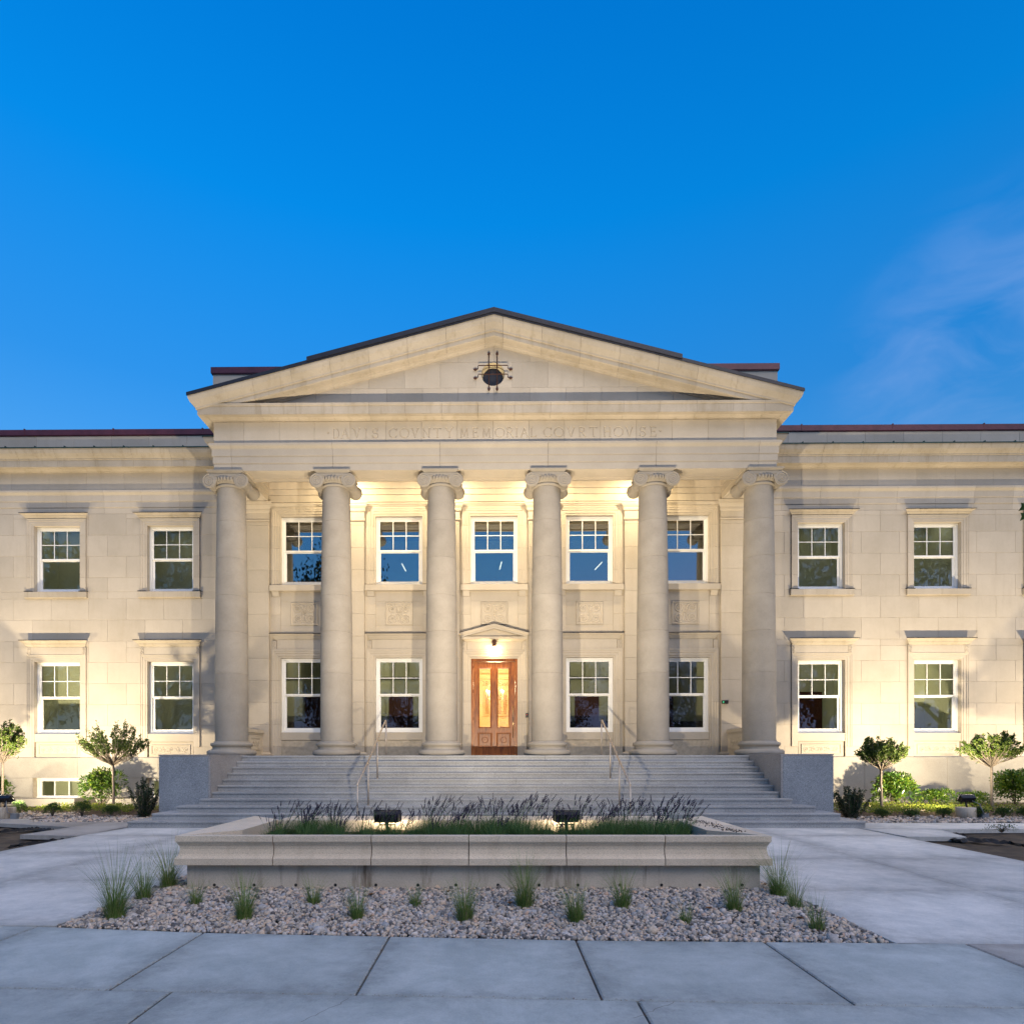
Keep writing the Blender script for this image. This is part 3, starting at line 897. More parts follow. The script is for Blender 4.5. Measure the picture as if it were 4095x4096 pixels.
T_, N_ = 0.15, 0.095
GL = {
    'D': ([([(0.12, 0), (0.12, 1)], T_), ([(0.12, 0), (0.35, 0)] + arc(0.35, 0.5, 0.33, 0.5, -90, 90) + [(0.12, 1)], N_)]),
    'A': ([([(0.05, 0), (0.38, 1)], N_), ([(0.38, 1), (0.72, 0)], T_), ([(0.17, 0.36), (0.58, 0.36)], N_), ([(-0.03, 0), (0.14, 0)], N_), ([(0.62, 0), (0.82, 0)], N_)]),
    'V': ([([(0.05, 1), (0.38, 0)], T_), ([(0.38, 0), (0.70, 1)], N_), ([(-0.05, 1), (0.16, 1)], N_), ([(0.60, 1), (0.78, 1)], N_)]),
    'I': ([([(0.2, 0), (0.2, 1)], T_), ([(0.08, 0), (0.32, 0)], N_), ([(0.08, 1), (0.32, 1)], N_)]),
    'S': ([(arc(0.33, 0.75, 0.25, 0.25, 20, 250, 12) + arc(0.33, 0.26, 0.28, 0.26, 70, -160, 12), N_ + 0.03), ([(0.57, 0.72), (0.60, 1.0)], N_), ([(0.03, 0.0), (0.05, 0.28)], N_)]),
    'C': ([(arc(0.5, 0.5, 0.46, 0.5, 45, 315, 18), N_ + 0.02), ([(0.82, 0.72), (0.86, 1.0)], N_), ([(0.82, 0.1), (0.87, 0.28)], N_)]),
    'O': ([(arc(0.5, 0.5, 0.48, 0.5, 0, 360, 24), N_ + 0.02)]),
    'N': ([([(0.1, 0), (0.1, 1)], N_), ([(0.1, 1), (0.72, 0)], T_), ([(0.72, 0), (0.72, 1)], N_), ([(-0.02, 1), (0.12, 1)], N_), ([(0.0, 0), (0.2, 0)], N_), ([(0.62, 1), (0.84, 1)], N_)]),
    'T': ([([(0.36, 0), (0.36, 1)], T_), ([(0.0, 1), (0.72, 1)], N_), ([(0.0, 1), (0.0, 0.88)], N_), ([(0.72, 1), (0.72, 0.88)], N_), ([(0.26, 0), (0.47, 0)], N_)]),
    'Y': ([([(0.05, 1), (0.38, 0.48)], T_), ([(0.70, 1), (0.38, 0.48)], N_), ([(0.38, 0.48), (0.38, 0)], T_), ([(-0.05, 1), (0.16, 1)], N_), ([(0.60, 1), (0.78, 1)], N_), ([(0.28, 0), (0.49, 0)], N_)]),
    'M': ([([(0.08, 0), (0.12, 1)], N_), ([(0.12, 1), (0.42, 0.12)], T_), ([(0.42, 0.12), (0.70, 1)], N_), ([(0.70, 1), (0.76, 0)], T_), ([(0.0, 0), (0.17, 0)], N_), ([(0.66, 0), (0.86, 0)], N_)]),
    'E': ([([(0.12, 0), (0.12, 1)], T_), ([(0.02, 1), (0.58, 1)], N_), ([(0.12, 0.52), (0.5, 0.52)], N_), ([(0.02, 0), (0.62, 0)], N_), ([(0.58, 1), (0.58, 0.86)], N_), ([(0.5, 0.6), (0.5, 0.44)], N_), ([(0.62, 0), (0.64, 0.17)], N_)]),
    'R': ([([(0.12, 0), (0.12, 1)], T_), ([(0.02, 1), (0.36, 1)] + arc(0.36, 0.75, 0.24, 0.25, 90, -90, 8) + [(0.12, 0.5)], N_), ([(0.36, 0.5), (0.72, 0)], T_), ([(0.02, 0), (0.22, 0)], N_), ([(0.66, 0), (0.82, 0)], N_)]),
    'L': ([([(0.12, 0), (0.12, 1)], T_), ([(0.02, 0), (0.62, 0)], N_), ([(0.62, 0), (0.64, 0.17)], N_), ([(0.02, 1), (0.22, 1)], N_)]),
    'H': ([([(0.12, 0), (0.12, 1)], T_), ([(0.70, 0), (0.70, 1)], T_), ([(0.12, 0.5), (0.70, 0.5)], N_), ([(0.02, 0), (0.22, 0)], N_), ([(0.60, 0), (0.80, 0)], N_), ([(0.02, 1), (0.22, 1)], N_), ([(0.60, 1), (0.80, 1)], N_)]),
    '.': ([([(0.04, 0.62), (0.14, 0.45)], 0.10), ([(0.14, 0.45), (0.24, 0.62)], 0.06)]),
}
WID = {'D': 0.72, 'A': 0.78, 'V': 0.76, 'I': 0.4, 'S': 0.62, 'C': 0.92, 'O': 1.0, 'N': 0.82, 'T': 0.72, 'Y': 0.76, 'M': 0.86, 'E': 0.66, 'R': 0.8, 'L': 0.66, 'H': 0.82, '.': 0.28}
TEXT = [('.', 1314), ('D', 1344), ('A', 1380.6), ('V', 1428), ('I', 1464.5), ('S', 1500.6), ('C', 1573), ('O', 1618), ('V', 1661), ('N', 1706), ('T', 1750), ('Y', 1798),
        ('M', 1858.5), ('E', 1901.7), ('M', 1947), ('O', 2000), ('R', 2041), ('I', 2067.6), ('A', 2098.5), ('L', 2134.7),
        ('C', 2191.7), ('O', 2237), ('V', 2285.6), ('R', 2330), ('T', 2374), ('H', 2430), ('O', 2475), ('V', 2519), ('S', 2570.8), ('E', 2613.6), ('.', 2642)]
LH = 0.285
LZ0 = 11.49


def groove(mb, p, q, w, y, d=0.022):
    """triangular prism cutter along p->q on the wall plane"""
    P = Vector((p[0], 0, p[1])); Q = Vector((q[0], 0, q[1]))
    t = (Q - P)
    if t.length < 1e-5: return
    t.normalize()
    P -= t * w * 0.35; Q += t * w * 0.35
    s_ = Vector((t.z, 0, -t.x)) * (w / 2)
    e = 0.004
    k = (d + e) / d
    vs = [Vector((P.x, y - e, P.z)) + s_ * k, Vector((P.x, y - e, P.z)) - s_ * k, Vector((P.x, y + d, P.z)) + t * w * 0.4,
          Vector((Q.x, y - e, Q.z)) + s_ * k, Vector((Q.x, y - e, Q.z)) - s_ * k, Vector((Q.x, y + d, Q.z)) - t * w * 0.4]
    mb.add(vs, [(0, 1, 2), (3, 5, 4), (0, 3, 4, 1), (1, 4, 5, 2), (2, 5, 3, 0)])


fb = [-HW] + fx + [HW]
for a, b_ in zip(fb, fb[1:]):
    stone = MB().block(a, b_, 11.32, 11.995, YE, 0.09, c=0.006).build('frieze_stone', LIME, pe)
    cut = MB()
    for ch, px in TEXT:
        X, _ = at(px, 1728, YE)
        if not (a - 0.3 < X < b_ + 0.3): continue
        w = WID[ch] * LH
        for pts, sw in GL[ch]:
            for p, q in zip(pts, pts[1:]):
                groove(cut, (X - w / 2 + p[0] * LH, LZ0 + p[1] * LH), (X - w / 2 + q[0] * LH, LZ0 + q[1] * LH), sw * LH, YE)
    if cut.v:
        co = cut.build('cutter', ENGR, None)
        md = stone.modifiers.new('carve', 'BOOLEAN')
        md.operation = 'DIFFERENCE'; md.solver = 'EXACT'; md.use_self = True
        md.object = co
        dg = bpy.context.evaluated_depsgraph_get()
        me = bpy.data.meshes.new_from_object(stone.evaluated_get(dg))
        stone.modifiers.clear()
        if len(me.polygons) > 12:
            stone.data = me
        bpy.data.objects.remove(co)

# portico side entablatures + beam soffits
for sx in (-1, 1):
    n = (sx, 0, 0)
    for prof, nm in ((ARCH, 'architrave_stone'), (FRIEZ, 'frieze_stone'), (CORN_F, 'cornice_stone')):
        MB().run(prof, (sx * HW, YE, 0), (sx * HW, YW + 0.1, 0), n, UZ, (-1, 0), (0, 0)).build(nm, LIME_T if nm[0] == 'c' else LIME, pe)
    # cyma of the raking cornice returns along the side
    SIDE_C = [(p, AP_Z - (HW + p) * SL + q) for p, q in RAKE if p >= 0.34]
    MB().run([(-0.1, SIDE_C[-1][1])] + SIDE_C[::-1] + [(-0.1, SIDE_C[0][1])], (sx * HW, YE, 0), (sx * HW, YW + 0.6, 0), n, UZ, (-1, 0), (0, 0)).build('cornice_stone', LIME_T, pe)
    # inner faces of the side beams
    xi = sx * 7.75
    sb = part('side_beam', MB().box(min(xi, sx * (HW - 0.12)), max(xi, sx * (HW - 0.12)), YE + 0.8, YW, 10.51, 11.3), LIME)
    for zz, pp in ((10.72, 0.0), (10.93, 0.022), (11.13, 0.044)):
        MB().box(xi - (pp + 0.02 if sx > 0 else 0), xi + (0 if sx > 0 else pp + 0.02), YE + 0.80, YW - 0.005, zz, zz + 0.2).build('fascia', LIME, sb)
# front beam soffit with sunk panels between columns
bm_ = part('front_beam', MB().box(-7.9, 7.9, YE + 0.1, YE + 0.80, 10.56, 11.3), LIME)
for a, b_ in zip(CX, CX[1:]):
    x0, x1 = a + 0.62, b_ - 0.62
    sf = MB()
    sf.box(a, x0, YE + 0.005, YE + 0.80, 10.498, 10.555)
    sf.box(x1, b_, YE + 0.005, YE + 0.80, 10.4985, 10.5555)
    sf.box(x0, x1, YE + 0.006, YE + 0.12, 10.4975, 10.556)
    sf.box(x0, x1, YE + 0.68, YE + 0.80, 10.4975, 10.556)
    sf.box(x0, x1, YE + 0.12, YE + 0.68, 10.53, 10.5565)
    sf.build('soffit_panel', LIME, bm_)
for sx in (-1, 1):
    MB().box(sx * 8.2 - 0.36, sx * 8.2 + 0.36, YE + 0.012, YE + 0.80, 10.496, 10.554).build('soffit_panel', LIME, bm_)
    MB().box(sx * 8.2 - 0.36 , sx * 8.2 + 0.36, YE + 0.80, YW, 10.497, 10.512).build('soffit_panel', LIME, bm_)
part('portico_ceiling', MB().box(-7.8, 7.8, YE + 0.75, YW + 0.1, 11.30, 11.42), LIME)

# pediment: tympanum, raking cornices, roof
ty = part('tympanum', MB().add([(-HW, YE + 0.03, 12.3), (HW, YE + 0.03, 12.3), (0, YE + 0.03, 12.3 + HW * SL + 0.25), (-HW, YE + 0.3, 12.3), (HW, YE + 0.3, 12.3), (0, YE + 0.3, 12.3 + HW * SL + 0.25)], [(0, 1, 4, 3), (1, 2, 5, 4), (2, 0, 3, 5), (3, 4, 5)]), MORTAR)
OC = at(1973, 1496.5, YE)      # round opening centre
RO = 0.355


def ztop(x): return AP_Z - 0.62 - abs(x) * SL


def tym_stone(a, b_, c, d):
    g = 0.003
    pts = []
    # clip rectangle against the rake
    def line(x): return ztop(x)
    if line(a) <= c and line(b_) <= c and not (a < 0 < b_): return
    poly = [(a + g, c + g), (b_ - g, c + g)]
    xs_ = [b_ - g] + ([0.0] if a < 0 < b_ else []) + [a + g]
    out = []
    # build polygon via Sutherland-Hodgman with two half planes
    poly = [(a + g, c + g), (b_ - g, c + g), (b_ - g, d - g), (a + g, d - g)]
    for sgn in (-1, 1):
        def inside(p): return p[1] <= AP_Z - 0.62 + sgn * p[0] * SL * -1 if sgn > 0 else p[1] <= AP_Z - 0.62 + p[0] * SL
        new = []
        for i in range(len(poly)):
            p, q = poly[i], poly[(i + 1) % len(poly)]
            fi = lambda r: (AP_Z - 0.62 - sgn * r[0] * SL) - r[1]
            fp, fq = fi(p), fi(q)
            if fp >= 0: new.append(p)
            if (fp >= 0) != (fq >= 0):
                t = fp / (fp - fq)
                new.append((p[0] + (q[0] - p[0]) * t, p[1] + (q[1] - p[1]) * t))
        poly = new
        if len(poly) < 3: return
    n = len(poly)
    vs = [(p[0], YE, p[1]) for p in poly] + [(p[0], YE + 0.05, p[1]) for p in poly]
    MB().add(vs, [tuple(range(n)), tuple(range(2 * n - 1, n - 1, -1))] + [(i, i + n, (i + 1) % n + n, (i + 1) % n) for i in range(n)]).build('tympanum_stone', LIME, ty)


tz = [12.30, 12.99, 13.77, 14.6]
for r_ in range(3):
    c, d = tz[r_], tz[r_ + 1]
    xs = []
    x = -9.265 if r_ % 2 == 1 else -9.265 + 0.545
    while x < 9.4:
        a, b_ = x, x + 1.09
        x += 1.09
        if r_ == 1 and a < OC[0] < b_ and b_ - OC[0] > 0.3 and OC[0] - a > 0.3: continue
        tym_stone(a, b_, c, d)
# block with the round opening
cxO, czO = OC
bx0, bx1 = -0.545, 0.545
sq = []
ci = []
NS = 48
_ang = sorted([2 * math.pi * i / (NS - 4) + 0.001 for i in range(NS - 4)] + [math.atan2(qz - czO, qx_ - cxO) % (2 * math.pi) for qx_ in (bx0, bx1) for qz in (12.99, 13.77)])
for i in range(NS):
    a = _ang[i]
    dx, dz = math.cos(a), math.sin(a)
    tx = ((bx1 if dx > 0 else bx0) - cxO) / dx if abs(dx) > 1e-6 else 1e9
    tz_ = ((13.77 if dz > 0 else 12.99) - czO) / dz if abs(dz) > 1e-6 else 1e9
    t_ = min(tx, tz_)
    sq.append((cxO + dx * t_, czO + dz * t_)); ci.append((cxO + dx * RO, czO + dz * RO))
m = MB()
m.add([(p[0], YE, p[1]) for p in sq] + [(p[0], YE, p[1]) for p in ci] + [(p[0], YE + 0.05, p[1]) for p in sq],
      [(i, (i + 1) % NS, (i + 1) % NS + NS, i + NS) for i in range(NS)] + [(i, (i + 1) % NS, (i + 1) % NS + 2 * NS, i + 2 * NS) for i in range(NS)])
m.build('oculus_stone', LIME, ty, fix=False)
# replace the mortar core behind the opening: brass splay + dark glass
oc = part('oculus_reveal', MB().lathe([(RO + 0.004, 0.0), (RO + 0.004, -0.0)], (cxO, YE, czO), 'Y', 8), BRASS) if False else None
m = MB()
segs = 48
ring = [(RO + 0.002, -0.001), (RO - 0.005, 0.06), (RO - 0.05, 0.20), (0.27, 0.24)]
vs = []
for r0, h in ring:
    for i in range(segs):
        a = 2 * math.pi * i / segs
        vs.append((cxO + r0 * math.cos(a), YE + h, czO + r0 * math.sin(a)))
fs = [(j * segs + i, j * segs + (i + 1) % segs, (j + 1) * segs + (i + 1) % segs, (j + 1) * segs + i) for j in range(len(ring) - 1) for i in range(segs)]
m.add(vs, fs, True)
ocr = part('oculus_window', m, plain('cream_enamel_reveal', (0.62, 0.52, 0.33), 0.3, noise=0.1), fix=False)
mg = MB(); mg.add([(cxO + 0.275 * math.cos(2 * math.pi * i / 32), YE + 0.235, czO + 0.275 * math.sin(2 * math.pi * i / 32)) for i in range(32)], [tuple(range(32))])
mg.build('pane', plain('oculus_dark_glass', (0.01, 0.015, 0.03), 0.05), ocr, fix=False)
# cut the mortar core: shift it behind
ty.data.vertices.foreach_set('co', [c_ for v in ty.data.vertices for c_ in (v.co.x, v.co.y + (0.02 if v.co.y < YE + 0.1 else 0.3), v.co.z)])
mc = MB()
for i in range(NS):
    pass
ty.data = MB().add([(-HW, YE + 0.26, 12.3), (HW, YE + 0.26, 12.3), (0, YE + 0.26, 14.6), (-HW, YE + 0.4, 12.3), (HW, YE + 0.4, 12.3), (0, YE + 0.4, 14.6)],
                   [(0, 1, 2), (0, 1, 4, 3), (1, 2, 5, 4), (2, 0, 3, 5), (3, 4, 5)]).mesh('tympanum')
ty.data.materials.append(MORTAR)
# back plate close behind the stones, except at the opening
bpm = MB()
for (a, b_, c, d) in ((-HW, bx0, 12.3, 12.99), (bx1, HW, 12.3, 12.99)):
    pass
for sxx in (-1, 1):
    bpm.add([(sxx * 0.54, YE + 0.045, 12.3), (sxx * 8.3, YE + 0.045, 12.3), (sxx * 8.3, YE + 0.045, 12.35), (sxx * 0.54, YE + 0.045, AP_Z - 0.6 - 0.54 * SL)], [(0, 1, 2, 3)])
bpm.add([(-0.54, YE + 0.045, 13.76), (0.54, YE + 0.045, 13.76), (0.54, YE + 0.045, 14.19), (0, YE + 0.045, 14.35), (-0.54, YE + 0.045, 14.19)], [(0, 1, 2, 3, 4)])
bpm.add([(-0.54, YE + 0.045, 12.3), (0.54, YE + 0.045, 12.3), (0.54, YE + 0.045, 13.0), (-0.54, YE + 0.045, 13.0)], [(0, 1, 2, 3)])
bpm.build('joint_backing', MORTAR, ty, fix=False)

# wrought iron grille in front of the round window
gr = part('oculus_grille', MB().box(cxO - 0.01, cxO + 0.01, YE - 0.12, YE - 0.11, czO - 0.01, czO + 0.01), RUST)


def spear(mb, P, d):
    P = Vector(P); d = Vector(d); s_ = Vector((0, -1, 0)).cross(d)
    y0 = Vector((0, 0.012, 0))
    vs = [P, P + d * 0.05 + s_ * 0.042, P + d * 0.12, P + d * 0.05 - s_ * 0.042]
    mb.add([v - y0 for v in vs] + [v + y0 for v in vs], [(0, 1, 2, 3), (7, 6, 5, 4), (0, 4, 5, 1), (1, 5, 6, 2), (2, 6, 7, 3), (3, 7, 4, 0)])


for sx in (-1, 1):
    x = cxO + sx * 0.125 + 0.0
    m = MB(); yb = YE - 0.05
    m.tube([(x, yb, czO + 0.55), (x, yb, czO + 0.2), (x, yb, czO - 0.2), (x, yb, czO - 0.45)], 0.014, 6)
    spear(m, (x, yb, czO + 0.53), (0, 0, 1)); spear(m, (x, yb, czO - 0.43), (0, 0, -1))
    m.build('vertical_bar', RUST, gr)
    z = czO + 0.19 if sx > 0 else czO - 0.075
    m = MB(); yb = YE - 0.13
    m.tube([(cxO - 0.5, YE - 0.03, z - 0.06), (cxO - 0.46, YE - 0.04, z - 0.05), (cxO - 0.44, yb, z), (cxO, yb, z), (cxO + 0.44, yb, z), (cxO + 0.46, YE - 0.04, z - 0.05), (cxO + 0.5, YE - 0.03, z - 0.06)], 0.014, 6)
    spear(m, (cxO - 0.48, YE - 0.03, z - 0.06), (-1, 0, 0)); spear(m, (cxO + 0.48, YE - 0.03, z - 0.06), (1, 0, 0))
    m.build('horizontal_bar', RUST, gr)

METAL = [(0.575, 0.0), (0.575, -0.10), (0.54, -0.10), (0.54, -0.086), (-0.2, -0.086), (-0.2, 0.0)]
rk = part('raking_cornice', MB().box(-0.3, 0.3, YE + 0.21, YE + 0.26, 14.2, 14.6), MORTAR)
for sx in (-1, 1):
    d = Vector((sx * 1.0, 0, -SL)).normalized()
    A = Vector((0, YE, AP_Z)); xtip = HW
    E = Vector((sx * xtip, YE, AP_Z - xtip * SL))
    Ltot = (E - A).length
    cuts = [0, 0.28] + [0.28 + 1.19 * k for k in range(1, 8)] + [Ltot]
    cuts = [c_ for c_ in cuts if c_ < Ltot - 0.3] + [Ltot]
    kx = 1 / abs(d.x)
    for i, (a, b_) in enumerate(zip(cuts, cuts[1:])):
        last = i == len(cuts) - 2
        P0 = A + d * (a + (0.003 if i else 0)); P1 = A + d * (b_ - (0 if last else 0.003))
        MB().run(RAKE, P0, P1, FN, UZ, (0, 0), ((kx if last else 0), 0)).build('raking_stone', LIME_T, rk)
    mt = MB().run(METAL, A, E, FN, UZ, (0, 0), (kx, 0)).build('roof_edge', DKMETAL, rk)
    E2 = A + d * (5.55 / abs(d.x))
    MB().run([(0.60, 0.085), (0.60, -0.05), (0.576, -0.05), (0.576, 0.002), (-0.2, 0.002), (-0.2, 0.085)], A, E2, FN, UZ).build('roof_edge', DKMETAL, rk)
m = MB()
m.add([(-9.0, YE + 0.2, 12.62), (0, YE + 0.2, AP_Z - 0.01), (9.0, YE + 0.2, 12.62), (-9.0, 24.2, 12.62), (0, 24.2, AP_Z - 0.01), (9.0, 24.2, 12.62)],
      [(0, 1, 4, 3), (1, 2, 5, 4), (0, 3, 5, 2), (0, 2, 1), (3, 4, 5)])
part('gable_roof', m, DKMETAL)
# attic block behind the pediment
aw = [at(846, 1500, 23.5)[0], at(3112, 1480, 23.5)[0]]
aw = [-(aw[1] - aw[0]) / 2, (aw[1] - aw[0]) / 2]
ab = part('attic_block', MB().box(aw[0] + 0.04, aw[1] - 0.04, 23.5, 32, 12.5, 15.92), LIME)
MB().run([(-0.4, 15.90), (0.04, 15.90), (0.04, 15.93), (0.06, 15.93), (0.06, 16.15), (-0.4, 16.16)], (aw[0] + 0.04, 23.5, 0), (aw[1] - 0.04, 23.5, 0), FN, UZ, (-1, 0), (1, 0)).build('attic_coping', MAROON, ab)
for sx in (-1, 1):
    MB().run([(-0.4, 15.90), (0.04, 15.90), (0.04, 15.93), (0.06, 15.93), (0.06, 16.15), (-0.4, 16.16)], (sx * (aw[1] - 0.04), 23.5, 0), (sx * (aw[1] - 0.04), 31, 0), (sx, 0, 0), UZ, (-1, 0), (0, 0)).build('attic_coping', MAROON, ab)
part('main_roof', MB().box(-XEND, XEND, 23.2, 40, 12.6, 12.9), DKMETAL)

# ------------------------------------------------------------------ portico back wall
DOOR_HW, DOOR_T = 0.80, 5.12
holes = []
for i, x in enumerate(BAY):
    if x == 0:
        holes.append((-DOOR_HW - 0.03, DOOR_HW + 0.03, ZP, DOOR_T + 0.03))
    else:
        holes.append((x - 0.84, x + 0.84, 2.3, 5.19))
    holes.append((x - 0.84, x + 0.84, 7.6, 10.08))
pw = wall_core('portico_wall', -HB, HB, ZP - 0.1, 11.6, YW + 0.012, 0.5, holes, MORTAR)
# upper band (inner architrave) above the bays
for (z0, z1, p) in ((10.50, 10.74, 0.0), (10.745, 10.94, 0.02), (10.945, 11.18, 0.04), (11.185, 11.32, 0.10)):
    xs = [-7.74, -4.92, -1.64, 1.64, 4.92, 7.74]
    for a, b_ in zip(xs, xs[1:]):
        MB().block(a, b_, z0, z1, YW - 0.10 - p, 0.14 + p).build('architrave_stone', LIME, pw)
for xp in CX:
    hwp = 0.46
    if abs(xp) > 8:
        a, b_ = (xp - 0.9, xp + 0.46) if xp < 0 else (xp - 0.46, xp + 0.9)
    else: a, b_ = xp - hwp, xp + hwp
    pc = part('pilaster', MB().box(a + 0.01, b_ - 0.01, YP + 0.02, YW + 0.02, ZP, 9.75), MORTAR)
    lv = [ZP + 0.12, 2.10] + LEV[2:11] + [9.70, 9.83]
    for c, d in zip(lv, lv[1:]):
        MB().block(a, b_, c, d, YP, 0.13).build('stone', LIME, pc)
    MB().run([(-0.1, ZP), (0.10, ZP), (0.12, ZP + 0.05), (0.10, ZP + 0.10), (0.03, ZP + 0.12), (-0.1, ZP + 0.12)], (a, YP, 0), (b_, YP, 0), FN, UZ, (-1, 0), (1, 0)).build('base_moulding', LIME, pc)
    cap = [(-0.1, 9.835), (0.03, 9.835), (0.045, 9.865), (0.03, 9.90), (0.012, 9.91), (0.012, 10.13), (0.05, 10.16), (0.06, 10.20), (0.06, 10.25), (0.10, 10.31), (0.12, 10.36), (0.12, 10.40), (0.14, 10.405), (0.15, 10.48), (-0.1, 10.49)]
    MB().run(cap, (a, YP, 0), (b_, YP, 0), FN, UZ, (-1, 0), (1, 0)).build('capital_moulding', LIME, pc)

SILLP = [(-0.1, 7.45), (0.14, 7.45), (0.15, 7.46), (0.15, 7.64), (0.14, 7.65), (-0.1, 7.66)]
for i, x in enumerate(BAY):
    x0, x1 = x - 1.175, x + 1.175
    # string course under the inner architrave
    MB().run([(-0.1, 10.35), (0.0, 10.35), (0.05, 10.37), (0.07, 10.41), (0.10, 10.43), (0.10, 10.48), (-0.1, 10.49)], (x0, YW, 0), (x1, YW, 0), FN, UZ).build('bay_string_course', LIME, pw)
    # plain strips beside and above the surrounds
    for c, d in zip([ZP + 0.0] + LEV[1:-1], LEV[1:-1] + [10.35]):
        if d > 7.66:
            for (a, b_) in ((x0, x - 1.112), (x + 1.112, x1)):
                MB().block(a, b_, max(c, 7.66), d, YW, 0.04).build('stone', LIME, pw)
    frame_pieces('window_surround', SURP, x, 0.81, 7.66, 10.05, YW, LIME, courses=LEV)
    part('window_sill', MB().run(SILLP, (x - 1.0, YW, 0), (x + 1.0, YW, 0), FN, UZ, (-1, 0), (1, 0)), LIME)
    sash_window(x, 7.68, 10.04, YW + 0.12, 0.81, glass=GLASS_U)
    for sx in (-1, 1):
        part('sill_bracket', MB().run([(-0.05, 7.27), (0.03, 7.27), (0.04, 7.31), (0.09, 7.40), (0.10, 7.445), (-0.05, 7.445)], (x + sx * 0.97 - 0.12, YW, 0), (x + sx * 0.97 + 0.12, YW, 0), FN, UZ), LIME)
        # pier strips under the brackets
        for c, d in ((5.97, 6.65), (6.65, 7.27)):
            xx = x + sx * 0.97
            MB().block(xx - 0.16, xx + 0.16, c, d, YW - 0.01, 0.06).build('stone', LIME, pw)
        a, b_ = (x0, x - 1.13) if sx < 0 else (x + 1.13, x1)
        MB().block(a, b_, 5.97, 7.27, YW + 0.004, 0.03).build('stone', LIME, pw)
    # spandrel
    MB().block(x - 0.81, x + 0.81, 7.10, 7.45, YW + 0.006, 0.03).build('stone', LIME, pw)
    MB().block(x - 0.81, x - 0.47, 6.27, 7.10, YW + 0.006, 0.03).build('stone', LIME, pw)
    MB().block(x + 0.47, x + 0.81, 6.27, 7.10, YW + 0.006, 0.03).build('stone', LIME, pw)
    MB().block(x - 0.81, x + 0.81, 5.97, 6.27, YW + 0.006, 0.03).build('stone', LIME, pw)
    carved_square(x, 6.685, YW + 0.0)
    # lower storey
    if x != 0:
        hood(x, 0.98, 5.975, 5.79, YW - 0.01, 0.16, mat=LIME)
        part('window_frieze', MB().block(x - 0.94, x + 0.94, 5.42, 5.79, YW - 0.02, 0.05), LIME)
        for sx in (-1, 1):
            scroll_bracket(x + sx * 1.02, 5.44, 5.74, YW - 0.02)
            a, b_ = (x0, x - 1.10) if sx < 0 else (x + 1.10, x1)
            for c, d in ((ZP, 2.86), (2.86, 3.62), (3.62, 4.375), (4.375, 5.13), (5.13, 5.97)):
                MB().block(a, b_, c, d, YW + 0.004, 0.03).build('stone', LIME, pw)
        frame_pieces('window_surround', SURP, x, 0.81, ZP, 5.16, YW - 0.0, LIME, courses=LEV)
        sash_window(x, 2.585, 5.15, YW + 0.10, 0.81)
        part('window_sill', MB().block(x - 0.808, x + 0.808, 2.32, 2.585, YW + 0.01, 0.2), LIME)
        part('window_apron', MB().block(x - 0.808, x + 0.808, ZP, 2.32, YW + 0.05, 0.1), LIME)
        carved_band(x, 1.91, 2.18, 0.66, YW + 0.035)

# entrance: surround, small pediment, oak door, lantern
frame_pieces('door_surround', SURP, 0, DOOR_HW, ZP, DOOR_T, YW, LIME, courses=LEV)
part('door_frieze', MB().block(-0.94, 0.94, 5.40, 5.70, YW - 0.03, 0.06), LIME)
for sx in (-1, 1):
    scroll_bracket(sx * 1.02, 5.36, 5.70, YW - 0.03)
    a, b_ = (-1.175, -1.10) if sx < 0 else (1.10, 1.175)
    for c, d in ((ZP, 2.86), (2.86, 3.62), (3.62, 4.375), (4.375, 5.13), (5.13, 5.97)):
        MB().block(a, b_, c, d, YW + 0.004, 0.03).build('stone', LIME, pw)
DP = [(-0.05, 5.70), (0.02, 5.70), (0.05, 5.735), (0.10, 5.76), (0.15, 5.775), (0.15, 5.83), (0.165, 5.835), (0.165, 5.85), (-0.05, 5.86)]
dp = part('door_pediment', MB().run(DP, (-0.97, YW - 0.02, 0), (0.97, YW - 0.02, 0), FN, UZ, (-1, 0), (1, 0)), LIME)
MB().add([(-1.0, YW - 0.04, 5.85), (1.0, YW - 0.04, 5.85), (0, YW - 0.04, 6.13), (-1.0, YW + 0.05, 5.85), (1.0, YW + 0.05, 5.85), (0, YW + 0.05, 6.13)], [(0, 1, 2), (0, 3, 4, 1), (1, 4, 5, 2), (2, 5, 3, 0), (3, 5, 4)]).build('pediment_field', LIME, dp)
for sx in (-1, 1):
    d = Vector((sx, 0, -0.262)).normalized()
    A = Vector((0, YW - 0.02, 6.285)); E = A + d * (0.99 / abs(d.x))
    MB().run([(-0.05, 0), (0.20, 0), (0.195, -0.05), (0.17, -0.09), (0.155, -0.10), (0.15, -0.155), (0.05, -0.165), (0.03, -0.19), (-0.05, -0.19)], A, E, FN, UZ, (0, 0), (1.0, 0)).build('raking_moulding', LIME, dp)
    MB().run([(-0.05, 0.018), (0.21, 0.018), (0.21, 0.001), (-0.05, 0.001)], A, E, FN, UZ, (0, 0), (1.0, 0)).build('raking_flashing', DKMETAL, dp)

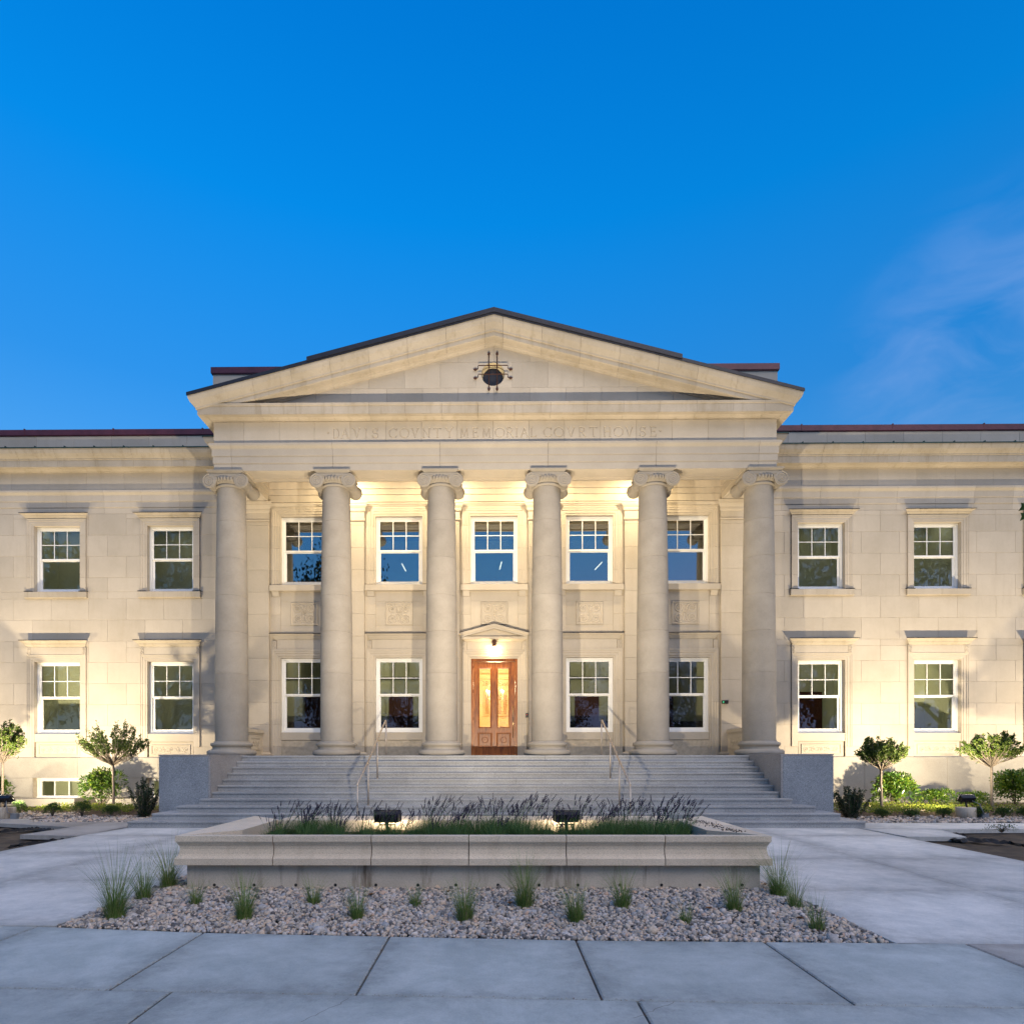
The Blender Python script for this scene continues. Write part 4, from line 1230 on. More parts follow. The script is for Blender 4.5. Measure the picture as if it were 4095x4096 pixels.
yd = YW + 0.13
dr = part('door', MB().box(-0.80, -0.73, yd - 0.05, yd + 0.1, ZP, DOOR_T).box(0.73, 0.80, yd - 0.05, yd + 0.1, ZP, DOOR_T).box(-0.73, 0.73, yd - 0.049, yd + 0.1, DOOR_T - 0.09, DOOR_T), OAK)
leaf = MB()
zt = DOOR_T - 0.10
gz0, gz1 = at(1976, 2480 + 1480 / 3.45, yd)[1], at(1976, 2480 + 670 / 3.45, yd)[1]
pz0, pz1 = at(1976, 2480 + 1750 / 3.45, yd)[1], at(1976, 2480 + 1562 / 3.45, yd)[1]
gx = [at(1820 + c_ / 3.45, 2700, yd)[0] for c_ in (335, 490, 590, 743)]
qx = [at(1820 + c_ / 3.45, 2700, yd)[0] for c_ in (322, 503, 577, 763)]
for (a, b_, c, d) in subtract(subtract(subtract(subtract([(-0.725, 0.725, ZP + 0.015, zt)], (gx[0], gx[1], gz0, gz1)), (gx[2], gx[3], gz0, gz1)), (qx[0], qx[1], pz0, pz1)), (qx[2], qx[3], pz0, pz1)):
    leaf.box(a, b_, yd, yd + 0.055, c, d)
leaf.build('door_leaf', OAK, dr)
for k in (0, 2):
    m = MB()
    for (P0, P1, u) in (((gx[k], yd, gz1), (gx[k + 1], yd, gz1), (0, 0, 1)), ((gx[k], yd, gz0), (gx[k + 1], yd, gz0), (0, 0, -1)), ((gx[k], yd, gz0), (gx[k], yd, gz1), (-1, 0, 0)), ((gx[k + 1], yd, gz0), (gx[k + 1], yd, gz1), (1, 0, 0))):
        m.run([(0, -0.012), (0.018, -0.006), (0.022, 0.01), (0.012, 0.028), (0, 0.03)], P0, P1, FN, u, (0, -1), (0, 1))
    m.build('glazing_bead', OAK, dr)
    MB().box(gx[k], gx[k + 1], yd + 0.025, yd + 0.03, gz0, gz1).build('door_pane', GLASS_D, dr)
    m = MB()
    xc_, zc_ = (qx[k] + qx[k + 1]) / 2, (pz0 + pz1) / 2
    m.box(qx[k], qx[k + 1], yd + 0.03, yd + 0.05, pz0, pz1)
    m.box(qx[k] + 0.07, qx[k + 1] - 0.07, yd + 0.008, yd + 0.031, pz0 + 0.07, pz1 - 0.07)
    for (P0, P1, u) in (((qx[k], yd, pz1), (qx[k + 1], yd, pz1), (0, 0, 1)), ((qx[k], yd, pz0), (qx[k + 1], yd, pz0), (0, 0, -1)), ((qx[k], yd, pz0), (qx[k], yd, pz1), (-1, 0, 0)), ((qx[k + 1], yd, pz0), (qx[k + 1], yd, pz1), (1, 0, 0))):
        m.run([(0, -0.03), (0.016, -0.01), (0.02, 0.01), (0, 0.02)], P0, P1, FN, u, (0, -1), (0, 1))
    m.tube([(xc_ + 0.10 * math.cos(a * math.pi / 12), yd + 0.004, zc_ + 0.10 * math.sin(a * math.pi / 12)) for a in range(25)], 0.013, 6)
    m.lathe([(0.001, -0.01), (0.014, 0), (0.014, 0.012)], (xc_, yd, zc_), 'Y', 10)
    m.build('door_panel', OAK, dr)
hx = at(1820 + 800 / 3.45, 2700, yd - 0.06)[0]
hz0, hz1 = at(2052, 2480 + 1627 / 3.45, yd)[1], at(2052, 2480 + 1192 / 3.45, yd)[1]
m = MB().tube([(hx, yd - 0.065, hz0), (hx, yd - 0.065, hz1)], 0.014, 10)
for z in (hz0 + 0.12, hz1 - 0.12): m.tube([(hx, yd - 0.065, z), (hx, yd + 0.01, z)], 0.010, 8)
m.build('pull_handle', BRASS, dr)
for z in (2.05, 3.0, 3.95, 4.8):
    MB().tube([(-0.728, yd - 0.006, z), (-0.728, yd - 0.006, z + 0.11)], 0.012, 6).build('hinge', BLACK, dr)
MB().box(-0.80, 0.80, yd - 0.10, yd + 0.12, ZP, ZP + 0.014).build('threshold', BRASS, dr)
GOLDT = plain('etched_number', (0.35, 0.20, 0.07), 0.6)
for txt, px, w_ in (('28', 1820 + 415 / 3.45, 0.18), ('East', 1820 + 667 / 3.45, 0.33)):
    cu = bpy.data.curves.new('door_number', 'FONT'); cu.body = txt; cu.size = 0.21; cu.align_x = 'CENTER'; cu.extrude = 0.001
    tmp = bpy.data.objects.new('tmp', cu); COL.objects.link(tmp)
    me = bpy.data.meshes.new_from_object(tmp.evaluated_get(bpy.context.evaluated_depsgraph_get()))
    bpy.data.objects.remove(tmp)
    X, Z = at(px, 2480 + 906 / 3.45, yd + 0.02)
    wd = max(v.co.x for v in me.vertices) - min(v.co.x for v in me.vertices)
    for v in me.vertices:
        x_, y_, z_ = v.co
        v.co = (X + x_ * w_ / wd, yd + 0.021 + z_, Z + y_)
    me.materials.clear()
    mesh_obj('door_number', me, GOLDT, dr)

# interiors seen through the glass
for (xa, xb, z0, z1, y0, nm) in ((-XEND, -HB - 0.2, 1.9, 6.4, YG + 0.52, 'l'), (HB + 0.2, XEND, 1.9, 6.4, YG + 0.52, 'l'), (-XEND, -HB - 0.2, 6.8, 10.9, YG + 0.52, 'u'), (HB + 0.2, XEND, 6.8, 10.9, YG + 0.52, 'u'),
                                 (-8.9, -1.9, 1.9, 6.3, YW + 0.53, 'p'), (1.9, 8.9, 1.9, 6.3, YW + 0.53, 'p'), (-8.9, 8.9, 6.8, 10.9, YW + 0.53, 'q')):
    yb = y0 + (2.4 if nm in 'lu' else 4.2)
    m = MB()
    m.box(xa, xb, yb, yb + 0.1, z0, z1)
    m.box(xa, xa + 0.1, y0, yb, z0, z1).box(xb - 0.1, xb, y0, yb, z0, z1)
    m.box(xa, xb, y0, yb, z0 - 0.12, z0)
    if nm != 'q':
        k = 3 if nm in 'lu' else 2
        for j in range(1, k):
            xx = xa + (xb - xa) * j / k + rng.uniform(-0.4, 0.4)
            m.box(xx - 0.06, xx + 0.06, y0, yb, z0, z1)
    ro = part('interior_room', m, ROOMW)
    c = MB().box(xa, xb, y0, yb, z1, z1 + 0.1)
    yy = y0 + 0.6
    while yy < yb:
        c.box(xa + 0.1, xb - 0.1, yy - 0.015, yy + 0.015, z1 - 0.05, z1 - 0.001); yy += 0.6
    c.build('room_ceiling', CEILT, ro)
    if nm in 'lup':
        xx = xa + 0.9
        k = 0
        while xx < xb - 0.9:
            MB().box(xx, xx + 1.2, y0 + 0.9, y0 + 1.5, z1 - 0.03, z1 - 0.004).build('ceiling_panel_lamp', PANEL if nm != 'p' else PANEL_D, ro)
            xx += 2.6
    if nm in 'pq': MB().box(xa + 0.12, xb - 0.12, yb - 0.08, yb - 0.002, z0 + 0.001, z0 + 1.3).build('dark_wainscot', ROOMD, ro)
    if nm in 'pl' and not (nm == 'l' and xa < 0):
        for j in range(2 if nm == 'p' else 1):
            xx = xa + (xb - xa) * (0.25 + 0.5 * j) + rng.uniform(-0.3, 0.3)
            MB().box(xx - 0.5, xx + 0.5, yb - 0.14, yb - 0.085, z0 + 0.001, z0 + 2.4).build('inner_door', REDDR, ro)
    if nm in 'q':
        for j in range(3):
            MB().tube([(xa + 0.3, y0 + 1.0 + j * 1.1, z1 - 0.35), (xb - 0.3, y0 + 1.0 + j * 1.1, z1 - 0.35)], 0.11, 8).build('ceiling_duct', STEEL, ro)
part('basement_room', MB().box(-18, -9.6, 25.2, 25.3, -0.1, 1.6).box(-18, -9.6, YG + 0.5, 25.2, -0.15, -0.05).box(-18, -9.6, YG + 0.5, 25.2, 1.45, 1.55).box(-18, -17.9, YG + 0.5, 25.2, -0.05, 1.45).box(-9.7, -9.6, YG + 0.5, 25.2, -0.05, 1.45), ROOMW)
MB().box(-16.4, -14.9, YG + 1.2, YG + 1.8, 1.42, 1.446).box(-12.4, -10.9, YG + 1.2, YG + 1.8, 1.42, 1.446).build('ceiling_panel_lamp', PANEL, bpy.data.objects['basement_room'])
# hall behind the door
m = MB()
m.box(-1.8, 1.8, 27.0, 27.1, 1.7, 6.0).box(-1.9, -1.8, YW + 0.52, 27.1, 1.7, 6.0).box(1.8, 1.9, YW + 0.52, 27.1, 1.7, 6.0)
m.box(-1.8, 1.8, YW + 0.52, 27.0, 6.0, 6.1).box(-1.8, 1.8, YW + 0.4, 27.0, 1.68, ZP - 0.003)
hall = part('entrance_hall', m, HALLW)
MB().run([(0, 5.0), (0.10, 5.02), (0.14, 5.12), (0.16, 5.2), (0, 5.22)], (-1.79, 26.99, 0), (1.79, 26.99, 0), FN, UZ).build('hall_cornice', HALLW, hall)
PLQ = plain('memorial_panel_stone', (0.62, 0.48, 0.30), 0.7, noise=0.05)
NAMES = plain('engraved_name_lines', (0.28, 0.17, 0.08), 0.8)
X0, Zt = at(1932, 2763, 26.98); X1, Zb = at(2040, 2866, 26.98)
pl = MB().box(X0, X1, 26.95, 26.99, Zb, Zt).build('memorial_panel', PLQ, hall)
m = MB()
for cidx in range(4):
    xa_ = X0 + 0.09 + cidx * (X1 - X0 - 0.12) / 4
    z = Zt - 0.2
    while z > Zb + 0.08:
        m.box(xa_, xa_ + rng.uniform(0.13, 0.2), 26.944, 26.949, z, z + 0.014)
        z -= 0.028
m.build('name_lines', NAMES, hall)


def lamp(name, kind, loc, energy, color, parent, target=None, angle=120, blend=1.0, radius=0.05):
    l = bpy.data.lights.new(name, kind)
    l.energy = energy; l.color = color
    l.shadow_soft_size = radius
    if kind == 'SPOT':
        l.spot_size = R(angle); l.spot_blend = blend
    o = bpy.data.objects.new(name, l)
    COL.objects.link(o)
    o.location = loc
    if target is not None:
        o.rotation_euler = (Vector(target) - Vector(loc)).to_track_quat('-Z', 'Y').to_euler()
    if parent is not None:
        o.parent = parent
        o.matrix_parent_inverse = Matrix.Translation(-WL[parent.name])
    return o


ch = thing('chandelier', (0.03, 25.0, 4.05), 'brass candle chandelier glowing inside the hall behind the oak door', 'chandelier')
m = MB().tube([(0.03, 25.0, 4.0), (0.03, 25.0, 6.0)], 0.012, 6).lathe([(0.01, -0.1), (0.05, -0.04), (0.03, 0.05), (0.05, 0.12), (0.01, 0.2)], (0.03, 25, 4.05), 'Z', 12)
m.build('stem', BRASS, ch)
for k in range(6):
    a = k * math.pi / 3 + 0.3
    dx, dy = math.cos(a), math.sin(a)
    MB().tube([(0.03 + dx * r_, 25 + dy * r_, z) for r_, z in ((0.03, 4.08), (0.12, 4.0), (0.22, 3.97), (0.31, 4.02), (0.33, 4.12))], 0.009, 6).build('arm', BRASS, ch)
    MB().tube([(0.03 + dx * 0.33, 25 + dy * 0.33, 4.12), (0.03 + dx * 0.33, 25 + dy * 0.33, 4.27)], 0.016, 6).build('candle', WHITE, ch)
    MB().lathe([(0.004, 0), (0.022, 0.03), (0.016, 0.06), (0.003, 0.09)], (0.03 + dx * 0.33, 25 + dy * 0.33, 4.27), 'Z', 8).build('bulb', BULB, ch)
lamp('chandelier_light', 'POINT', (0.03, 25.0, 4.5), 62, (1.0, 0.74, 0.42), ch, radius=0.3)

ln = thing('entrance_lantern', (0, YW - 0.16, 5.5), 'small bronze lantern glowing under the door pediment', 'lantern')
lz = at(1976, 2587, YW - 0.15)[1]
MB().box(-0.065, 0.065, YW - 0.22, YW - 0.09, lz, lz + 0.19).lathe([(0.085, 0.0), (0.05, 0.04), (0.012, 0.06)], (0, YW - 0.155, lz + 0.19), 'Z', 8).box(-0.02, 0.02, YW - 0.155, YW - 0.03, lz + 0.2, lz + 0.23).build('lantern_cap', RUST, ln)
MB().lathe([(0.03, -0.09), (0.05, -0.05), (0.045, 0.0)], (0, YW - 0.155, lz - 0.001), 'Z', 12).build('lamp_glass', BULB, ln)
lamp('lantern_light', 'POINT', (0, YW - 0.17, lz - 0.14), 9, (1.0, 0.72, 0.38), ln, radius=0.04)

# ------------------------------------------------------------------ columns
def volute_roll(m, x, yf, yb, z, r, sx):
    L = yb - yf
    m.lathe([(r * 0.98, 0.0), (r, 0.03), (r * 0.86, 0.08 * L + 0.03), (r * 0.70, 0.32 * L), (r * 0.66, 0.5 * L), (r * 0.70, 0.68 * L), (r * 0.86, 0.92 * L - 0.03), (r, L - 0.03), (r * 0.98, L)], (x, yf, z), 'Y', 28)
    m.tube([(x + 0.68 * r * math.cos(a * math.pi / 12), (yf + yb) / 2 - 0.03, z + 0.68 * r * math.sin(a * math.pi / 12)) for a in range(25)], 0.016, 5)
    m.tube([(x + 0.68 * r * math.cos(a * math.pi / 12), (yf + yb) / 2 + 0.03, z + 0.68 * r * math.sin(a * math.pi / 12)) for a in range(25)], 0.016, 5)
    for yy in (yf - 0.002, yb + 0.002):
        pts = spiral_pts(x, z, r * 0.92, r * 0.12, math.pi / 2, 2.75, yy, -sx, 70)
        m.tube(pts, [0.021 - 0.013 * i / 70 for i in range(71)], 6)
        m.lathe([(0.001, -0.018), (r * 0.10, -0.012), (r * 0.13, 0.0), (r * 0.13, 0.018)], (x, yy, z), 'Y', 10)


def shaft_r(z):
    t = (z - (ZP + 0.44)) / (10.05 - ZP - 0.44)
    return 0.490 - 0.070 * (t ** 1.5) + 0.012 * math.sin(math.pi * min(max(t, 0), 1))


def make_column():
    c = bpy.data.objects.new('column', None)
    c.empty_display_size = 0.3
    c.location = (0, YC, ZP)
    COL.objects.link(c)
    c.parent = B
    c.matrix_parent_inverse = Matrix.Translation(-WL[B.name])
    WL[c.name] = Vector((0, YC, ZP))
    z = ZP
    b = [(0.66, 0.0), (0.71, 0.02), (0.73, 0.07), (0.725, 0.13), (0.67, 0.175), (0.60, 0.18), (0.585, 0.195), (0.565, 0.23), (0.565, 0.265), (0.585, 0.29), (0.60, 0.295),
         (0.615, 0.31), (0.622, 0.35), (0.605, 0.395), (0.545, 0.40), (0.53, 0.42), (0.505, 0.445)]
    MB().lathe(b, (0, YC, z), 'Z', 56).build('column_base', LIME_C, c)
    zs = [ZP + 0.445, 3.55, 5.12, 6.70, 8.20, 10.02]
    zs = [ZP + 0.445] + [at(1345, y_, YC - 0.45)[1] for y_ in (2692, 2524, 2377, 2226, 2078)] + [10.02]
    for i, (a, b_) in enumerate(zip(zs, zs[1:])):
        n = 5
        pr = [(shaft_r(a) - 0.008, a), (shaft_r(a), a + 0.004), (shaft_r(a), a + 0.012)] + [(shaft_r(a + (b_ - a) * k / n), a + (b_ - a) * k / n) for k in range(1, n)] + [(shaft_r(b_), b_ - 0.012), (shaft_r(b_), b_ - 0.004), (shaft_r(b_) - 0.008, b_)]
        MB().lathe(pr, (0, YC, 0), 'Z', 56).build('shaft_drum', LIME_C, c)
    # capital
    m = MB()
    m.lathe([(0.42, 10.02), (0.435, 10.03), (0.455, 10.05), (0.462, 10.075), (0.45, 10.10), (0.435, 10.105), (0.435, 10.13), (0.47, 10.14), (0.51, 10.18), (0.525, 10.24), (0.50, 10.29), (0.42, 10.30)], (0, YC, 0), 'Z', 48)
    yf, yb = YC - 0.53, YC + 0.53
    for sx in (-1, 1):
        volute_roll(m, sx * 0.49, yf + 0.02, yb - 0.02, 10.165, 0.215, sx)
    # canalis between the volutes
    for yy, dd in ((yf + 0.034, 1), (yb - 0.034, -1)):
        top = [(-0.49, 10.385), (-0.25, 10.385), (0, 10.385), (0.25, 10.385), (0.49, 10.385)]
        bot = [(-0.49, 10.25), (-0.25, 10.27), (0, 10.235), (0.25, 10.27), (0.49, 10.25)]
        n = 5
        vs = [(x_, yy, z_) for x_, z_ in bot] + [(x_, yy, z_) for x_, z_ in top] + [(x_, yy + dd * 0.2, z_) for x_, z_ in bot] + [(x_, yy + dd * 0.2, z_) for x_, z_ in top]
        fs = [(i, i + 1, i + 6, i + 5) for i in range(4)] + [(i + 10, i + 15, i + 16, i + 11) for i in range(4)] + [(i, i + 10, i + 11, i + 1) for i in range(4)] + [(i + 5, i + 6, i + 16, i + 15) for i in range(4)]
        m.add(vs, fs)
        m.tube([(x_, yy - dd * 0.004, z_) for x_, z_ in ((-0.47, 10.345), (-0.36, 10.325), (-0.2, 10.29), (0, 10.262), (0.2, 10.29), (0.36, 10.325), (0.47, 10.345))], 0.011, 5)
    m.box(-0.50, 0.50, yf + 0.1, yb - 0.1, 10.28, 10.40)
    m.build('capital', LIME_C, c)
    # egg-and-dart ribs
    e = MB()
    for k in range(36):
        a = 2 * math.pi * k / 36
        e.tube([(0.495 * math.cos(a), YC + 0.495 * math.sin(a), 10.145), (0.545 * math.cos(a), YC + 0.545 * math.sin(a), 10.19), (0.55 * math.cos(a), YC + 0.55 * math.sin(a), 10.25), (0.52 * math.cos(a), YC + 0.52 * math.sin(a), 10.29)], [0.012, 0.028, 0.034, 0.022], 6)
    e.build('egg_and_dart', LIME_C, c)
    # abacus
    m = MB()
    for (P0, P1, n) in (((-0.45, YC - 0.45, 0), (0.45, YC - 0.45, 0), (0, -1, 0)), ((0.45, YC - 0.45, 0), (0.45, YC + 0.45, 0), (1, 0, 0)), ((0.45, YC + 0.45, 0), (-0.45, YC + 0.45, 0), (0, 1, 0)), ((-0.45, YC + 0.45, 0), (-0.45, YC - 0.45, 0), (-1, 0, 0))):
        m.run([(-0.3, 10.395), (0.045, 10.395), (0.05, 10.415), (0.085, 10.44), (0.10, 10.465), (0.10, 10.492), (-0.3, 10.492)], P0, P1, n, UZ, (-1, 0), (1, 0))
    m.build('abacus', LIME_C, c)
    return c


col0 = make_column()
cols = [col0]
for i in range(1, 6):
    cols.append(dup(col0, col0.location))
for c, x in zip(cols, CX):
    c.location = (x, YC, ZP)

# ------------------------------------------------------------------ stairs, cheek walls, floor
ST = thing('entrance_stairs', (0, 17.3, 0), 'broad grey granite stairs between two low walls, rising to the columns', 'stairs')
step_end = {0: 9.05, 1: 8.62, 2: 8.17, 3: 7.73}
NST = 11
for i in range(NST):
    y = Z1 + TR * i
    z1 = RI * (i + 1)
    hx_ = step_end.get(i, 7.535)
    yb = y + TR + 0.06 if i < NST - 1 else y + 0.45
    if i < 4: yb = 17.6
    prof = [(0.0, z1 - RI + 0.002 if i else -0.1), (0.0, z1 - 0.050), (0.026, z1 - 0.046), (0.026, z1 - 0.006), (0.018, z1), (-(yb - y), z1), (-(yb - y), z1 - RI + 0.002 if i else -0.1)]
    n = 4 if i % 2 else 5
    off = 0.0
    xs = [-hx_] + sorted(-hx_ + 2 * hx_ * (k + 0.30 * ((i * 7) % 3 - 1)) / n for k in range(1, n)) + [hx_]
    for j, (a, b_) in enumerate(zip(xs, xs[1:])):
        MB().run(prof, (a + (0.0025 if j else 0), y, 0), (b_ - (0.0025 if j < len(xs) - 2 else 0), y, 0), FN, UZ).build('step_slab', GRAN_T, ST)
MB().box(-7.5, 7.5, Z1 + 1.9, YC, -0.1, 0.75).build('stair_core', MORTAR, ST)
YCH = 16.86
for sx in (-1, 1):
    xi, xo = sx * 7.54, sx * 8.92
    a, b_ = min(xi, xo), max(xi, xo)
    t = 'step_wall'
    w = MB().box(a + 0.03, b_ - 0.03, YCH + 0.03, YW - 0.05, -0.1, 1.79).build('side_wall', MORTAR, ST)
    MB().block(a + (0.055 if sx > 0 else 0.0), b_ - (0.055 if sx < 0 else 0), -0.1, 1.765, YCH, 0.06, c=0.004).build('front_panel', GRAN, w)
    MB().block(*((a, a + 0.055) if sx > 0 else (b_ - 0.055, b_)), -0.1, 1.765, YCH, 0.06, c=0.003).build('corner_strip', GRAN_S, w)
    MB().box(a - 0.002, b_ + 0.002, YCH - 0.003, YCH + 2.4, 1.769, 1.812).build('cap_slab', GRAN_S, w)
    ys = [YCH + 0.062, YCH + 1.05, YCH + 2.35]
    for y0, y1 in zip(ys, ys[1:]):
        MB().box(xi - (0.0 if sx > 0 else 0.03), xi + (0.03 if sx > 0 else 0.0), y0 + 0.003, y1 - 0.003, 0.3, 1.765).build('inner_panel', GRAN_S, w)
        MB().box(xo - (0.03 if sx > 0 else 0.0), xo + (0.0 if sx > 0 else 0.03), y0 + 0.003, y1 - 0.003, -0.1, 1.765).build('outer_panel', GRAN_S, w)
# portico floor
fl = part('portico_floor', MB().box(-8.9, 8.9, Z1 + TR * 10 + 0.40, YW + 0.3, 1.5, 1.770), MORTAR)
for i in range(9):
    for j, (y0, y1) in enumerate(((19.36, 20.3), (20.3, 21.2), (21.2, 22.2))):
        x = -8.9 + i * 1.978
        MB().box(x + 0.003, x + 1.972, y0 + 0.003, y1 - 0.003, 1.771, ZP).build('floor_slab', GRAN, fl)
# low carved side walls of the portico
for sx in (-1, 1):
    a, b_ = sorted((sx * 7.96, sx * 8.5))
    w = part('portico_side_wall', MB().box(a, b_, 20.45, YP, ZP, 2.58), LIME)
    MB().box(a - 0.02, b_ + 0.02, 20.43, YP - 0.01, 2.50, 2.55).box(a - 0.05, b_ + 0.05, 20.40, YP - 0.012, 2.551, 2.60).box(a - 0.03, b_ + 0.03, 20.41, YP - 0.011, 2.601, 2.66).build('coping', LIME, w)
    m = MB()
    xf = sx * 7.955
    m.box(xf - 0.012, xf + 0.012, 20.7, 20.75, 1.98, 2.40).box(xf - 0.012, xf + 0.012, 21.55, 21.60, 1.98, 2.40).box(xf - 0.012, xf + 0.012, 20.75, 21.55, 1.98, 2.02).box(xf - 0.012, xf + 0.012, 20.75, 21.55, 2.36, 2.40)
    for k in range(3):
        yc_ = 20.93 + 0.22 * k
        m.tube([(xf - sx * 0.004, yc_ + (0.10 - 0.06 * t / 16) * math.cos(t * 0.6), 2.19 + (0.10 - 0.06 * t / 16) * math.sin(t * 0.6)) for t in range(17)], 0.012, 5)
    m.build('carved_relief', LIME, w)

# stair handrails
RAILX = (-3.26, 3.22)
for k, x in enumerate(RAILX):
    t = thing('handrail', (x, 17, 0), ('left' if k == 0 else 'right') + ' brushed steel handrail standing on the granite stairs', 'handrail', 'stainless steel stair handrails')
    P = [(15.14, 1.105), (16.45, 1.63), (17.75, 2.236), (19.02, 2.80), (19.16, 2.815)]
    MB().tube([(x, 15.14, 1.06), (x, 15.15, 1.11)] + [(x, y, z) for y, z in P[1:4]] + [(x, 19.10, 2.835), (x, 19.17, 2.80), (x, 19.19, 2.74)], 0.025, 10).build('rail', STEEL, t)
    for (y, zb, zt_) in ((15.14, 0.0, 1.08), (16.45, 0.486, 1.62), (17.75, 1.134, 2.22), (19.19, ZP, 2.76)):
        MB().tube([(x, y, zb), (x, y, zt_)], 0.021, 10).lathe([(0.045, 0.0), (0.045, 0.008), (0.02, 0.012)], (x, y, zb), 'Z', 12).build('post', STEEL, t)

# small devices on the wall
X, Z = at(2107, 2862, YW - 0.06)
t = thing('door_intercom', (X, YW, Z), 'small dark intercom box on the wall right of the oak door', 'intercom')
MB().box(X - 0.045, X + 0.045, YW - 0.085, YW - 0.045, Z - 0.075, Z + 0.075).build('housing', BLACK, t)
MB().box(X - 0.008, X + 0.008, YW - 0.088, YW - 0.084, Z + 0.02, Z + 0.034).build('indicator', REDL, t)
X, Z = at(2899, 2809, YP - 0.04)
t = thing('wall_camera', (X, YP, Z), 'small black device with a green light on the wall beside the right outer column', 'security camera')
MB().box(X - 0.10, X + 0.10, YP - 0.09, YP, Z - 0.055, Z + 0.055).lathe([(0.05, -0.10), (0.06, -0.06), (0.06, 0.0)], (X + 0.02, YP - 0.06, Z), 'Y', 12).build('housing', BLACK, t)
MB().box(X - 0.085, X - 0.05, YP - 0.094, YP - 0.09, Z - 0.03, Z + 0.03).build('indicator', EXITG, t)

# ------------------------------------------------------------------ floodlights
def floodlight(loc, aim, label, w=0.40, h=0.17, energy=400, angle=130, tilt=None, color=WARM, group='floodlights in the planting'):
    loc = Vector(loc); aim = Vector(aim)
    t = thing('floodlight', (loc.x, loc.y, loc.z - 0.35), label, 'floodlight', group)
    d = ((Vector(tilt) if tilt is not None else aim) - loc).normalized()
    r_ = d.cross(Vector((0, 0, 1))).normalized(); u = r_.cross(d).normalized()
    def fr(a, b_, c): return loc + r_ * a + u * b_ + d * c
    m = MB()
    dep = 0.11
    vs = [fr(-w / 2, -h / 2, 0), fr(w / 2, -h / 2, 0), fr(w / 2, h / 2, 0), fr(-w / 2, h / 2, 0),
          fr(-w / 2 * 0.92, -h / 2 * 0.8, -dep), fr(w / 2 * 0.92, -h / 2 * 0.8, -dep), fr(w / 2 * 0.92, h / 2 * 0.8, -dep), fr(-w / 2 * 0.92, h / 2 * 0.8, -dep)]
    m.add(vs, [(4, 7, 6, 5), (0, 4, 5, 1), (1, 5, 6, 2), (2, 6, 7, 3), (3, 7, 4, 0), (0, 1, 2, 3)])
    # rim + fins
    for s_ in (-1, 1):
        a, b_ = fr(-w / 2 - 0.01, s_ * (h / 2 + 0.004), 0.012), fr(w / 2 + 0.01, s_ * (h / 2 + 0.004), 0.012)
        m.tube([a, b_], 0.012, 6)
        m.tube([fr(s_ * (w / 2 + 0.004), -h / 2, 0.012), fr(s_ * (w / 2 + 0.004), h / 2, 0.012)], 0.012, 6)
    for k in range(7):
        xx = -w * 0.36 + w * 0.12 * k
        m.tube([fr(xx, -h * 0.36, -dep - 0.008), fr(xx, h * 0.36, -dep - 0.008)], 0.008, 4)
    m.build('housing', BLACK, t)
    g = MB().add([fr(-w / 2 + 0.015, -h / 2 + 0.015, 0.006), fr(w / 2 - 0.015, -h / 2 + 0.015, 0.006), fr(w / 2 - 0.015, h / 2 - 0.015, 0.006), fr(-w / 2 + 0.015, h / 2 - 0.015, 0.006)], [(0, 1, 2, 3)])
    g.build('lens', BULB_W, t, fix=False)
    c0 = fr(0, -h * 0.45, -dep * 0.5)
    MB().tube([c0, (c0.x, c0.y - 0.01, c0.z - 0.08), (loc.x, loc.y - 0.06, loc.z - 0.28)], [0.03, 0.026, 0.022], 8).tube([fr(-w * 0.3, -h * 0.4, -dep * 0.5), fr(-w * 0.3, -h * 0.75, -dep * 0.5), fr(w * 0.3, -h * 0.75, -dep * 0.5), fr(w * 0.3, -h * 0.4, -dep * 0.5)], 0.012, 6).build('mounting_stem', BLACK, t)
    lamp('flood_lamp', 'SPOT', tuple(loc + d * 0.05), energy, color, t, tuple(aim), angle, 1.0, 0.07)
    return t


X1_, _ = at(1545, 3257, 9.75)
X2_, _ = at(2267, 3257, 9.75)
floodlight((X1_, 9.85, 0.84), (-2.2, YE, 13.8), 'black floodlight in the planter, left of the pair, aimed up at the columns', 0.40, 0.165, 1320, 123, color=WARM2, tilt=(X1_, YE, 3.6))
floodlight((X2_, 9.85, 0.84), (2.2, YE, 13.8), 'black floodlight in the planter, right of the pair, aimed up at the columns', 0.38, 0.155, 1320, 123, color=WARM2, tilt=(X2_, YE, 3.6))
for sx, x in ((-1, gnd(20, 3245)[0]), (1, gnd(3850, 3277)[0])):
    side = 'left' if sx < 0 else 'right'
    y = 18.05
    x = -14.6 if sx < 0 else 13.45
    x = at(22, 3200, y)[0] if sx < 0 else at(3862, 3200, y)[0]
    tb = thing('light_footing', (x, y, 0), 'round grey concrete footing carrying the ' + side + ' garden floodlight', 'concrete footing', 'concrete footings of the garden floodlights')
    MB().lathe([(0.25, -0.1), (0.25, 0.29), (0.24, 0.31), (0.2, 0.315)], (x, y, 0), 'Z', 28).build('footing', CONCW, tb)
    MB().box(x + 0.30, x + 0.48, y - 0.22, y - 0.10, 0.0, 0.16).tube([(x + 0.1, y - 0.1, 0.5), (x + 0.2, y - 0.24, 0.42), (x + 0.27, y - 0.28, 0.2), (x + 0.38, y - 0.2, 0.12)], 0.012, 6).build('junction_box', plain('grey_plastic', (0.18, 0.19, 0.2), 0.6), tb)
    floodlight((x, y, 0.58), (x, YG, 4.6), 'black ' + side + ' garden floodlight on a round footing, aimed up at the ' + side + ' wing', 0.42, 0.20, 720, 140, tilt=(x, YG, 3.6))
# further floods of the same row just beyond the frame (their double shadows show on the hoods)
for sx in (-1, 1):
    x = sx * 20.3
    floodlight((x, 18.0, 0.45), (x, YG, 4.6), 'black garden floodlight beyond the ' + ('left' if sx < 0 else 'right') + ' edge of the view', 0.42, 0.20, 650, 140)

